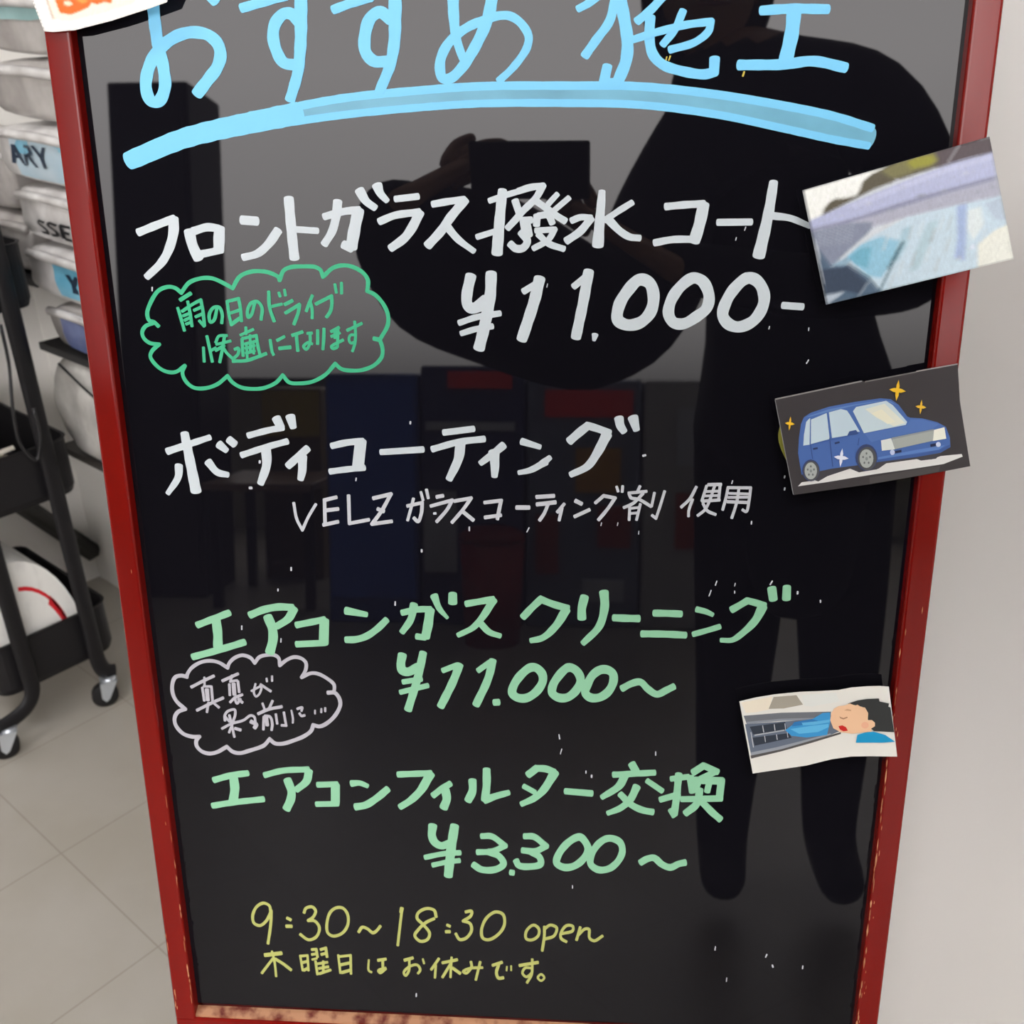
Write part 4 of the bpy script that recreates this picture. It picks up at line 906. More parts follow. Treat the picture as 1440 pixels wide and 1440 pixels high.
('pillarlow', (66,96,158), "552.4,512.7 578.4,516.6 594.1,520.0 599.9,523.5 599.6,525.6 592.9,521.9 578.1,518.7 552.2,515.1"),
('lowlight', (98,136,200), "552.6,516.1 577.8,521.7 596.5,525.1 592.9,521.9 578.0,519.4 552.8,514.5"),
('hood', (88,122,186), "542.4,532.5 569.5,538.5 571.5,542.7 579.5,542.8 590.8,539.8 587.2,536.6 553.9,528.9 547.0,526.8"),
('window', (200,220,230), "501.6,524.0 501.5,531.7 502.3,540.7 504.7,543.5 505.8,524.7"),
('window', (200,220,230), "506.6,525.1 505.4,542.3 515.5,546.9 519.0,528.8"),
('window', (200,220,230), "520.5,529.5 516.9,547.4 524.8,549.7 528.9,548.7 531.2,545.6 538.8,534.1 532.3,533.5 530.9,531.4"),
('windshield', (204,222,228), "541.6,533.1 532.9,548.2 534.7,551.2 554.2,555.6 559.0,552.5 569.5,541.2 568.9,539.1 556.2,536.3"),
('shine', (232,234,218), "540.8,549.8 553.4,553.6 568.3,540.4 561.0,538.0 549.4,543.6"),
('shine', (240,238,214), "545.1,546.7 551.8,549.9 561.7,541.1 556.8,539.5"),
('mirror', (58,84,140), "530.5,531.1 531.7,534.3 536.1,535.3 538.2,532.8 536.4,532.0"),
('doorline', (58,84,140), "518.6,529.7 522.4,509.1 523.0,509.2 519.2,529.7"),
('doorline', (58,84,140), "506.1,524.6 508.4,514.6 508.9,514.7 506.6,524.7"),
('doorline', (66,98,164), "506.7,524.4 532.5,531.1 532.4,531.7 506.5,525.0"),
('doorline', (58,84,140), "538.4,529.9 538.1,524.6 538.6,524.5 538.9,529.8"),
('handle', (46,60,100), "508.5,521.1 511.6,521.8 511.2,523.0 508.2,522.3"),
('handle', (46,60,100), "522.8,525.2 526.0,526.1 525.6,527.3 522.4,526.4"),
('grille', (172,178,172), "560.3,530.1 587.7,536.4 587.9,528.2 562.7,521.9"),
('grilletop', (150,158,160), "560.3,530.1 587.7,536.4 587.7,535.3 560.5,528.8"),
('lamp', (226,232,226), "553.4,528.2 560.0,529.8 563.3,522.0 554.7,520.9"),
('lamp', (244,244,228), "587.8,535.8 594.5,537.7 596.6,529.8 587.9,528.0"),
('fogbox', (40,48,80), "562.8,520.7 567.7,521.8 567.9,520.0 563.5,519.0"),
('fog', (200,212,240), "563.5,519.9 563.5,519.3 563.3,518.8 563.0,518.3 562.5,518.1 562.1,518.0 561.5,518.0 561.1,518.3 560.7,518.7 560.4,519.3 560.2,519.9 560.3,520.4 560.4,521.0 560.7,521.4 561.2,521.7 561.7,521.8 562.2,521.7 562.6,521.4 563.0,521.0 563.3,520.5"),
('fogbox', (40,48,80), "586.4,525.8 591.3,526.9 591.5,524.8 586.8,523.9"),
('fog', (214,224,246), "593.4,525.7 593.4,525.1 593.2,524.6 592.9,524.2 592.5,524.0 592.0,523.9 591.5,524.0 591.0,524.2 590.6,524.6 590.4,525.1 590.2,525.7 590.2,526.2 590.4,526.7 590.7,527.1 591.1,527.4 591.6,527.5 592.1,527.4 592.6,527.1 593.0,526.7 593.3,526.2"),
('arch', (60,72,112), "552.1,516.1 552.0,513.2 551.3,510.6 549.8,508.5 547.9,507.1 545.7,506.6 543.4,507.0 541.2,508.4 539.4,510.5 538.1,513.1 537.5,516.0 537.6,518.9 538.4,521.5 539.8,523.6 541.7,525.0 543.9,525.5 546.2,525.0 548.4,523.7 550.2,521.6 551.5,519.0"),
('tyre', (84,86,88), "551.6,515.4 551.5,512.8 550.8,510.5 549.6,508.6 548.0,507.4 546.1,506.9 544.1,507.3 542.2,508.5 540.6,510.3 539.5,512.7 539.0,515.3 539.1,517.8 539.7,520.2 541.0,522.0 542.6,523.2 544.5,523.7 546.5,523.3 548.3,522.1 549.9,520.3 551.0,518.0"),
('hub', (178,184,180), "549.5,515.4 549.5,513.3 549.0,511.4 548.1,510.0 546.9,509.0 545.5,508.7 544.0,509.0 542.6,509.9 541.5,511.4 540.6,513.2 540.2,515.3 540.2,517.3 540.7,519.2 541.6,520.7 542.8,521.6 544.2,521.9 545.7,521.6 547.1,520.7 548.3,519.3 549.1,517.4"),
('arch', (60,72,112), "514.0,506.6 513.9,504.2 513.2,502.0 512.0,500.2 510.5,499.1 508.7,498.7 506.8,499.1 505.0,500.2 503.6,501.9 502.6,504.0 502.1,506.5 502.2,508.9 502.9,511.0 504.1,512.8 505.6,513.9 507.4,514.3 509.3,513.9 511.0,512.9 512.5,511.1 513.5,509.0"),
('tyre', (84,86,88), "513.7,506.3 513.6,504.0 513.0,502.0 512.0,500.4 510.6,499.4 508.9,499.0 507.3,499.4 505.7,500.4 504.4,501.9 503.5,503.9 503.0,506.1 503.1,508.4 503.7,510.3 504.8,511.9 506.2,513.0 507.8,513.3 509.5,513.0 511.0,512.0 512.4,510.4 513.3,508.5"),
('hub', (178,184,180), "512.2,506.2 512.1,504.4 511.7,502.7 510.8,501.3 509.7,500.4 508.4,500.1 507.1,500.4 505.9,501.2 504.8,502.6 504.1,504.3 503.8,506.1 503.8,508.0 504.3,509.7 505.1,511.1 506.2,511.9 507.5,512.2 508.8,512.0 510.0,511.1 511.1,509.8 511.8,508.1"),
('nut', (110,114,114), "545.1,519.0 545.0,518.4 544.6,518.1 544.2,518.3 543.9,519.0 544.0,519.6 544.5,519.8 544.9,519.6"),
('nut', (110,114,114), "547.7,516.5 547.6,515.9 547.2,515.6 546.7,515.9 546.5,516.5 546.6,517.1 547.0,517.3 547.5,517.1"),
('nut', (110,114,114), "547.2,512.4 547.1,511.8 546.7,511.5 546.2,511.8 546.0,512.4 546.1,513.0 546.5,513.2 547.0,513.0"),
('nut', (110,114,114), "544.3,512.4 544.2,511.8 543.8,511.5 543.3,511.7 543.1,512.3 543.2,513.0 543.6,513.2 544.1,513.0"),
('nut', (110,114,114), "543.1,516.4 542.9,515.8 542.5,515.6 542.1,515.8 541.8,516.4 542.0,517.0 542.4,517.3 542.8,517.0"),
('nut', (110,114,114), "508.3,509.4 508.2,508.8 507.8,508.6 507.3,508.8 507.1,509.4 507.2,510.0 507.6,510.3 508.1,510.1"),
('nut', (110,114,114), "510.6,507.2 510.5,506.6 510.1,506.4 509.6,506.6 509.4,507.2 509.5,507.8 510.0,508.1 510.4,507.8"),
('nut', (110,114,114), "510.1,503.6 510.0,503.0 509.6,502.7 509.1,503.0 508.9,503.6 509.0,504.2 509.4,504.4 509.9,504.2"),
('nut', (110,114,114), "507.5,503.6 507.3,502.9 506.9,502.7 506.5,502.9 506.2,503.5 506.4,504.2 506.8,504.4 507.2,504.2"),
('nut', (110,114,114), "506.4,507.2 506.2,506.6 505.8,506.3 505.4,506.6 505.1,507.2 505.3,507.8 505.7,508.0 506.1,507.8"),
('hole', (140,146,144), "545.8,515.3 545.7,514.6 545.3,514.1 544.7,514.1 544.2,514.6 544.0,515.3 544.1,516.1 544.5,516.5 545.0,516.5 545.5,516.1"),
('hole', (140,146,144), "508.8,506.2 508.7,505.5 508.3,505.1 507.8,505.1 507.4,505.5 507.1,506.2 507.2,506.9 507.6,507.3 508.1,507.3 508.6,506.9"),
('star', (246,196,48), "566.3,562.2 563.3,561.2 561.8,561.4 561.8,559.4 560.6,555.7 559.6,559.7 559.6,561.6 558.1,561.8 555.2,563.5 558.2,564.5 559.7,564.4 559.7,566.3 560.8,570.0 561.8,566.0 561.8,564.1 563.3,563.9"),
('star', (240,192,60), "580.9,551.2 579.0,550.5 578.0,550.6 578.0,549.3 577.3,546.7 576.6,549.4 576.6,550.8 575.6,550.9 573.7,552.1 575.7,552.8 576.6,552.6 576.6,554.0 577.3,556.6 578.0,553.8 578.0,552.5 579.0,552.4"),
('star', (246,196,48), "494.5,539.2 492.7,538.4 491.8,538.5 491.8,537.2 491.0,534.6 490.5,537.3 490.6,538.7 489.7,538.8 488.0,539.9 489.8,540.7 490.7,540.5 490.7,541.9 491.4,544.5 492.0,541.7 491.9,540.4 492.8,540.3"),
('sparkle', (232,238,250), "532.8,515.3 530.1,514.4 528.7,514.5 528.6,512.7 527.6,509.3 526.7,513.0 526.7,514.7 525.3,514.9 522.6,516.5 525.4,517.4 526.8,517.3 526.8,519.1 527.9,522.5 528.8,518.8 528.7,517.0 530.1,516.9"),
],
'aircon': [
('card', (230,228,220), "469.6,326.7 481.5,330.3 495.3,333.3 513.7,335.9 527.5,336.9 541.2,338.1 550.2,340.4 561.9,341.8 571.0,342.3 577.5,341.9 589.4,283.9 569.3,283.6 555.4,282.8 541.5,280.1 523.1,274.0 499.7,269.1 483.2,265.6"),
('dash', (238,228,208), "470.8,325.9 493.6,331.5 492.6,320.9 482.3,318.1 474.9,317.3"),
('dashgrey', (166,160,146), "494.5,331.2 511.1,333.2 516.5,325.5 502.6,321.9 491.5,321.2"),
('dashlight', (226,228,222), "514.8,333.3 539.5,336.2 542.9,328.9 522.9,324.1 517.3,324.5"),
('trim', (112,116,122), "473.4,314.9 501.0,318.3 537.3,320.3 537.9,313.4 501.5,311.5 476.2,307.9"),
('trimedge', (140,146,154), "476.1,309.9 501.4,313.3 537.7,315.5 537.9,313.4 501.5,311.5 476.2,307.9"),
('vent', (102,112,128), "474.9,307.9 537.8,315.0 545.9,304.6 536.1,299.4 521.4,295.7 499.4,286.8 481.4,279.7"),
('slot', (48,56,68), "478.4,305.9 504.4,310.6 506.2,304.6 481.6,299.1"),
('slot', (48,56,68), "481.0,296.7 507.8,301.4 510.2,297.5 483.1,289.8"),
('ventlow', (150,156,164), "480.7,284.0 499.3,289.0 521.4,296.3 538.7,302.2 539.8,300.1 521.5,294.1 499.5,285.8 481.3,278.6"),
('lip', (84,82,80), "480.6,281.3 503.2,287.5 525.2,295.8 546.0,303.5 546.2,301.9 525.3,293.7 503.3,285.7 481.2,278.8"),
('bar', (176,182,188), "482.5,298.2 504.5,303.3 504.3,304.3 482.3,299.3"),
('fin', (196,200,206), "487.6,307.2 488.9,301.4 489.5,301.5 488.2,307.3"),
('fin', (196,200,206), "496.2,308.5 497.1,303.2 497.7,303.3 496.7,308.6"),
('fin', (196,200,206), "504.0,309.4 505.2,303.2 505.7,303.3 504.5,309.5"),
('fin', (196,200,206), "489.7,298.6 490.7,293.2 491.2,293.4 490.2,298.7"),
('fin', (196,200,206), "498.4,300.0 499.3,295.5 499.9,295.6 499.0,300.1"),
('fin', (196,200,206), "506.2,302.2 507.1,297.7 507.6,297.8 506.7,302.3"),
('fin', (196,200,206), "479.3,301.3 482.0,288.4 482.6,288.5 479.9,301.4"),
('air', (60,150,208), "504.9,303.8 511.0,309.7 523.8,313.5 531.2,319.1 536.7,319.8 537.6,312.9 536.0,300.8 521.2,298.2 509.9,299.3"),
('airdeep', (48,120,180), "510.9,310.8 523.7,313.9 528.5,312.6 520.4,309.1 509.3,307.2"),
('airlight', (96,182,226), "508.5,305.0 522.3,307.9 536.3,310.2 536.6,307.5 529.3,303.2 515.4,301.2"),
('airlight', (96,178,222), "516.5,310.6 529.4,312.4 536.8,313.9 537.0,311.6 526.0,309.1 517.6,308.5"),
('hair', (50,52,52), "549.0,327.5 555.7,330.3 562.9,331.8 571.1,332.4 571.8,330.0 578.8,328.5 578.6,325.8 580.2,325.3 584.9,304.8 570.1,305.2 567.8,307.2 565.0,314.3 559.8,325.2"),
('face', (240,196,158), "537.7,319.3 539.2,323.0 542.3,325.2 547.3,326.1 550.4,327.7 554.7,326.1 556.0,327.0 558.9,325.0 561.7,324.7 564.5,320.1 564.7,314.3 567.8,314.4 570.1,312.3 570.4,309.4 567.8,307.2 568.4,305.1 563.7,304.1 554.5,302.5 546.0,303.5 540.2,306.6 537.3,313.4"),
('cheek', (238,178,146), "565.9,310.0 565.7,308.8 565.0,307.8 564.0,307.3 562.7,307.2 561.6,307.7 560.7,308.7 560.3,309.9 560.5,311.1 561.2,312.1 562.2,312.6 563.5,312.7 564.6,312.2 565.5,311.2"),
('collar', (26,152,202), "557.8,295.1 558.3,301.6 563.7,303.9 570.1,304.7 578.7,302.2 586.4,296.8 577.5,295.7"),
('mouth', (198,36,32), "543.7,308.6 546.5,309.4 549.4,307.9 551.0,305.0 547.8,304.4 545.1,305.9"),
('eye', (176,128,98), "543.7,317.1 544.8,316.1 546.8,315.5 549.5,316.7 549.8,315.8 546.9,314.4 544.5,315.2"),
('brow', (212,164,128), "546.7,321.9 548.9,323.2 551.8,322.6 551.7,321.4 548.6,321.7"),
],
'plate': [
('card', (244,240,234), "-5.0,819.8 -2.6,810.5 2.4,793.1 8.1,792.6 22.7,793.4 47.4,798.4 72.1,804.7 84.8,808.4 90.6,817.8"),
('edge', (190,168,150), "4.1,819.6 6.8,807.8 8.5,800.0 18.9,800.4 48.3,804.9 64.2,810.0 69.0,818.2"),
('picture', (255,238,214), "5.7,819.6 8.0,807.8 9.8,800.6 14.8,798.6 21.6,798.9 42.3,802.9 63.0,808.0 69.0,818.2"),
('sauce', (244,104,20), "10.3,819.5 12.6,808.6 14.1,803.5 21.1,802.3 27.1,804.1 33.7,806.5 35.5,808.9 39.2,807.9 44.1,809.2 48.7,808.3 52.0,818.6"),
('highlight', (255,226,196), "17.5,810.1 21.3,810.2 23.5,808.5 20.9,807.4 17.7,808.3"),
('spot', (255,150,60), "25.7,810.8 29.7,808.6 33.7,809.8 30.2,812.4"),
],
}

HG = {'windshield': .0005, 'car': .0005, 'aircon': .0005, 'plate': .003}
def parse(t): return [tuple(float(a) / 1000 for a in p.split(',')) for p in t.split()]
def poly(mb, pts, h, m, thick=0.):
    b = bmesh.new(); f = b.faces.new([b.verts.new(BP(u, v, h)) for u, v in pts]); f.normal_update()
    if f.normal.dot(BN) < 0: f.normal_flip()
    bmesh.ops.triangulate(b, faces=[f])
    if thick:
        fs = list(b.faces)
        g = bmesh.ops.extrude_face_region(b, geom=fs)
        for v in [e for e in g['geom'] if isinstance(e, bmesh.types.BMVert)]: v.co -= BN * thick
        bmesh.ops.recalc_face_normals(b, faces=list(b.faces))
    mb.bm(b, m)
def pm(rgb): return mat('print_%d_%d_%d' % rgb, rgb, .5, .3)
def inside(pts, X, Y):
    r = np.zeros(X.shape, bool); n = len(pts)
    for i in range(n):
        x0, y0 = pts[i]; x1, y1 = pts[(i + 1) % n]
        if y0 == y1: continue
        c = ((y0 > Y) != (y1 > Y)) & (X < (x1 - x0) * (Y - y0) / (y1 - y0) + x0); r ^= c
    return r
def painted(name, layers, h, root, res, blur, grain, label):
    """the printed photograph: a fine grid on the sheet carrying the print's own colours"""
    card = parse(layers[0][2]); q = [Vector(p) for p in card]
    if len(q) != 4:
        xs = [p[0] for p in card]; ys = [p[1] for p in card]
        q = [Vector((min(xs), max(ys))), Vector((max(xs), max(ys))), Vector((max(xs), min(ys))), Vector((min(xs), min(ys)))]
    nx = res; ny = int(res * (q[3] - q[0]).length / (q[1] - q[0]).length)
    S, T = np.meshgrid(np.linspace(0, 1, nx + 1), np.linspace(0, 1, ny + 1))
    def g(i): return (1 - S) * (1 - T) * q[0][i] + S * (1 - T) * q[1][i] + S * T * q[2][i] + (1 - S) * T * q[3][i]
    X = g(0); Y = g(1); acc = np.zeros(X.shape + (3,)); rng = np.random.RandomState(3); K = 14
    cell = (q[1] - q[0]).length / nx
    for k in range(K):
        jx, jy = (rng.rand(2) - .5) * 2 * blur * cell
        col = np.zeros(X.shape + (3,))
        for nme, rgb, pt in layers: col[inside(parse(pt), X + jx, Y + jy)] = lin(rgb)
        acc += col / K
    nz = rng.randn(*X.shape); nz = (nz + np.roll(nz, 1, 0) + np.roll(nz, 1, 1) + np.roll(nz, 2, 0)) / 2
    acc *= (1 + grain * nz)[..., None]
    keep = inside(card, X, Y) if len(card) != 4 else np.ones(X.shape, bool)
    vs = [BP(X[j, i], Y[j, i], h) for j in range(ny + 1) for i in range(nx + 1)]; w_ = nx + 1
    fs = [[j * w_ + i, (j + 1) * w_ + i, (j + 1) * w_ + i + 1, j * w_ + i + 1] for j in range(ny) for i in range(nx) if keep[j, i] and keep[j + 1, i] and keep[j, i + 1] and keep[j + 1, i + 1]]
    m = mat('printed_photo_ink_' + root.name, (200, 200, 200), .42, .4); t = m.node_tree
    a = t.nodes.new('ShaderNodeVertexColor'); a.layer_name = 'ink'; t.links.new(a.outputs[0], t.nodes['Principled BSDF'].inputs['Base Color'])
    o = MB().add(vs, fs, m).build(name, root, label)
    at = o.data.color_attributes.new('ink', 'FLOAT_COLOR', 'POINT')
    flat = np.concatenate([np.clip(acc, 0, 1).reshape(-1, 3), np.ones((acc.shape[0] * acc.shape[1], 1))], 1).astype(np.float32).ravel()
    at.data.foreach_set('color', flat); return o
def card(key, name, label, parts, soft=None):
    lay = CARDS[key]; pts = parse(lay[0][2]); h = HG[key]
    cu = sum(p[0] for p in pts) / len(pts); cv = min(p[1] for p in pts)
    r = thing(name, label, 'picture', BP(cu, cv, h))
    mb = MB(); poly(mb, pts, h + .0003, pm(lay[0][1]), .0003); mb.build('paper', r)
    if soft: painted('printed_photo', lay, h + .00042, r, *soft); return r
    groups = {}
    for i, (n, rgb, pt) in enumerate(lay[1:]):
        if n in ('star', 'torn'):
            q = MB(); poly(q, parse(pt), h + .0004 + i * .00002, pm(rgb)); q.build({'star': 'printed_star', 'torn': 'torn_edge'}[n], r); continue
        g = next((p for p, names in parts.items() if n in names), 'printed_picture')
        poly(groups.setdefault(g, MB()), parse(pt), h + .0004 + i * .00002, pm(rgb))
    for g, mb in groups.items(): mb.build(g, r)
    return r
card('windshield', 'photo_print', 'photo of a wet car windscreen, taped over the right side of the board frame', {}, (170, 2.6, .03, 'printed photo of a wet windscreen'))
card('car', 'picture_cutout', 'dark cutout picture of a shiny blue car with yellow stars, on the right frame edge', {'printed_car': {'shadow', 'body', 'roof', 'pillarlow', 'lowlight', 'hood', 'window', 'windshield', 'shine', 'mirror', 'doorline', 'handle', 'grille', 'grilletop', 'lamp', 'fogbox', 'fog', 'arch', 'tyre', 'hub', 'nut', 'hole', 'sparkle'}, 'printed_ground': {'ground'}, 'tape': {'tape'}})
card('aircon', 'picture_cutout', 'white cutout picture of a dozing person and car air vents, low on the right', {'printed_person': {'hair', 'face', 'cheek', 'collar', 'mouth', 'eye', 'brow'}, 'printed_vent': {'trim', 'trimedge', 'vent', 'slot', 'ventlow', 'lip', 'bar', 'fin'}, 'printed_air': {'air', 'airdeep', 'airlight'}})
card('plate', 'picture_card', 'white-edged card with an orange picture at the top left corner of the board', {}, (150, 1.6, .02, 'printed orange and cream picture'))

# ---------------------------------------------------------------- utility cart (slim, three trays)
blk = mat('black_steel', (25, 24, 26), .45, .25); blk2 = mat('black_tube', (23, 22, 24), .4, .25); rub = mat('black_rubber', (22, 21, 22), .6, .3)
zinc = mat('zinc_bracket', (196, 202, 208), .3, .5, .75)
K0 = Vector((-.815, .966, 0))
def CP(a, b, z): return K0 - E2 * a - E1 * b + ZZ * z
cart = thing('utility_cart', 'slim black three-tier utility cart on casters left of the board', 'cart', CP(.11, .17, 0))
CL, CD_ = .22, .34
def rrect(x0, x1, y0, y1, r, n=5):
    o = []
    for cx, cy, a0 in ((x1 - r, y1 - r, 0), (x0 + r, y1 - r, 90), (x0 + r, y0 + r, 180), (x1 - r, y0 + r, 270)):
        for k in range(n + 1):
            t = math.radians(a0 + 90 * k / n); o.append((cx + r * math.cos(t), cy + r * math.sin(t)))
    return o
for z0 in (.10, .425, .75):
    mb = MB(); hgt = .1; outl = rrect(0, CL, 0, CD_, .028); inn = rrect(.003, CL - .003, .003, CD_ - .003, .025); n = len(outl)
    base = rrect(.004, CL - .004, .004, CD_ - .004, .026)
    vs = [CP(a, b, z0) for a, b in base] + [CP(a, b, z0 + .012) for a, b in outl] + [CP(a, b, z0 + hgt - .004) for a, b in outl] + \
         [CP(a + (a - CL / 2) * .02, b + (b - CD_ / 2) * .012, z0 + hgt) for a, b in outl] + [CP(a, b, z0 + hgt) for a, b in inn] + [CP(a, b, z0 + .003) for a, b in inn]
    fs = [list(range(n))[::-1]] + [[r * n + i, r * n + (i + 1) % n, (r + 1) * n + (i + 1) % n, (r + 1) * n + i] for r in range(5) for i in range(n)] + [[5 * n + i for i in range(n)]]
    mb.add(vs, fs, blk).build('tray', cart)
def leg(a, sgn, b, bs):
    L = .074 if sgn > 0 else .026
    pts = [(a, b, .90), (a, b, .5), (a, b, .15), (a, b, .11), (a + sgn * .1 * L, b, .088), (a + sgn * .32 * L, b, .073), (a + sgn * .75 * L, b, .064), (a + sgn * L, b, .062)]
    MB().tube(smooth3([CP(*p) for p in pts], 4), .0145, blk2, 12, .007, E1).build('upright', cart)
    c = CP(a + sgn * (L - .016), b - bs * .004, 0); cs = MB()
    caster = MB().tube([c + ZZ * .058, c + ZZ * .052], .013, zinc, 14).build('caster', cart)
    ax = (E1 * .75 + E2 * -.35).normalized(); fwd = Vector((ax.y, -ax.x, 0)); wc = c + fwd * .012 + ZZ * .0235
    MB().tube([wc - ax * .009, wc - ax * .0078, wc + ax * .0078, wc + ax * .009], [.0205, .0235, .0235, .0205], rub, 24).build('wheel', caster)
    br = MB()
    for s in (-1, 1):
        o = c + ax * s * .0115
        vs = [o + fwd * x + ZZ * z + ax * s * t for t in (0, .0015) for x, z in ((-.014, .054), (.016, .054), (.018, .022), (.012, .013), (.005, .018))]
        br.add(vs, [[0, 1, 2, 3, 4], [9, 8, 7, 6, 5]] + [[i, (i + 1) % 5, 5 + (i + 1) % 5, 5 + i] for i in range(5)], zinc)
    br.frame_box(c, ax, fwd, ZZ, -.013, .013, -.014, .016, .0525, .055, zinc); br.build('bracket', caster)
for b, bs in ((-.012, 1), (CD_ + .012, -1)):
    leg(.050, -1, b, bs); leg(.172, 1, b, bs)
MB().tube(smooth3([CP(.050, -.012, .90), CP(.056, -.012, .925), CP(.11, -.012, .932), CP(.166, -.012, .925), CP(.172, -.012, .90)], 4), .011, blk2, 12, .007, E1).build('handle', cart)

paper = noisy('white_paper', (226, 225, 220), (196, 194, 190), 40, .7, .2, lo=.5, hi=.85, stretch=(1, 1, .35))
redp = mat('red_print', (205, 40, 48), .6, .2)
sk = thing('paper_roll', 'white printed paper roll with a red stripe in the bottom tray of the cart', 'paper roll', CP(.1, .02, .104))
def arch(t, rr, zz): # t 0..1 over the arch
    an = PI * t; return (.150 - rr * math.cos(an) * (1.25 if an < PI / 2 else .72), .104 + zz * abs(math.sin(an)) ** .85)
NA = 20
def archmesh(rr, zz, b0, b1, m, mb):
    P = [arch(i / NA, rr, zz) for i in range(NA + 1)]; n = len(P)
    vs = [CP(a, b0, z) for a, z in P] + [CP(a, b1, z) for a, z in P]
    return mb.add(vs, [[i, i + 1, n + i + 1, n + i] for i in range(n - 1)] + [list(range(n)), list(range(n, 2 * n))[::-1], [0, n, 2 * n - 1, n - 1]], m)
archmesh(.084, .235, .012, .30, paper, MB()).build('roll', sk)
st = MB()
def band(t0, t1, s0, s1):
    A = [arch(t0 + (t1 - t0) * i / 10, .084 * s0, .235 * s0) for i in range(11)]; B = [arch(t0 + (t1 - t0) * i / 10, .084 * s1, .235 * s1) for i in range(11)]
    st.add([CP(a, .0114, z) for a, z in A] + [CP(a, .0114, z) for a, z in B], [[i, i + 1, 12 + i, 11 + i] for i in range(10)], redp)
band(.03, .47, .76, .795); band(.15, .27, .715, .80)
st.build('red_stripe', sk)
cp = MB(); pap2 = mat('crumpled_paper', (222, 214, 200), .7, .2)
for i, (a, b, z, l, an) in enumerate([(.125, .035, .525, .085, .5), (.11, .05, .515, .07, .9), (.14, .045, .53, .08, .2), (.12, .03, .505, .06, 1.2), (.15, .06, .515, .08, .0), (.105, .04, .50, .05, 1.6)]):
    p0 = CP(a, b, z); d = (-E2 * -math.cos(an) + E1 * .2 + ZZ * .35 * math.cos(an * 3)).normalized()
    cp.tube([p0 - d * l / 2 + ZZ * .002, p0 - d * l * .2 + E1 * .004, p0 + d * l * .15 - ZZ * .004, p0 + d * l / 2], [.007, .011, .009, .006], pap2, 7, .004 + .002 * (i % 2))
tag(cp.build('crumpled_paper'), 'crumpled cream paper strips in the middle tray of the cart', 'paper')
MBs = MB().frame_box(CP(.06, .03, .852), -E2, -E1, ZZ, -.03, .11, 0, .22, 0, .0015, paper)
tag(MBs.build('paper_sheet'), 'white sheet of paper lying over the top tray of the cart', 'paper')
cb = MB().tube(smooth3([CP(.075, -.022, .74), CP(.078, -.024, .68), CP(.092, -.028, .60), CP(.092, -.026, .545), CP(.075, -.028, .515), CP(.062, -.030, .55), CP(.06, -.030, .60)], 6), .0028, mat('black_cable', (26, 26, 28), .3, .5), 8)
tag(cb.build('cable'), 'thin black cable looped beside the front upright of the cart', 'cable')

# ---------------------------------------------------------------- wall shelf with wrapped packs, left of the board
def SP(s, d, z): return COR + E1 * s + N2 * d + ZZ * z
shelfm = mat('dark_shelf', (58, 54, 50), .5, .3); blkshelf = mat('black_shelf', (36, 35, 36), .5, .3)
sh = thing('storage_shelf', 'dark two-board shelf carrying wrapped packs, half hidden behind the board', 'shelf', SP(.8, 0, .46))
def sbox(s0, s1, d0, d1, z0, z1, m, name, parent, bev=.001): return MB().frame_box(COR, E1, N2, ZZ, s0, s1, d0, d1, z0, z1, m, bev).build(name, parent)
sbox(.33, 1.25, .013, .155, .646, .659, blkshelf, 'shelf_board', sh); sbox(.30, 1.25, .013, .150, .446, .458, shelfm, 'shelf_board', sh)
for s in (.62, 1.1): sbox(s, s + .02, .0, .012, .40, 1.2, blkshelf, 'shelf_rail', sh)
film = noisy('white_film', (206, 204, 202), (166, 162, 160), 24, .3, .5, lo=.35, hi=.75, bump=.25)
film2 = noisy('grey_film', (176, 172, 168), (128, 122, 118), 18, .3, .5, lo=.3, hi=.75, bump=.3)
cyan = noisy('blue_label', (88, 158, 186), (126, 190, 214), 14, .35, .5); navy = noisy('navy_label', (70, 80, 122), (96, 108, 146), 30, .4, .5)
ltblue = noisy('pale_blue_label', (160, 186, 200), (186, 202, 212), 12, .35, .5); inkd = mat('label_ink', (24, 42, 62), .5, .3); inkb = mat('label_black', (30, 30, 32), .5, .3)
crm = mat('cream_label', (206, 198, 150), .5, .3); teal = noisy('teal_label', (120, 160, 160), (150, 184, 184), 10, .4, .4)
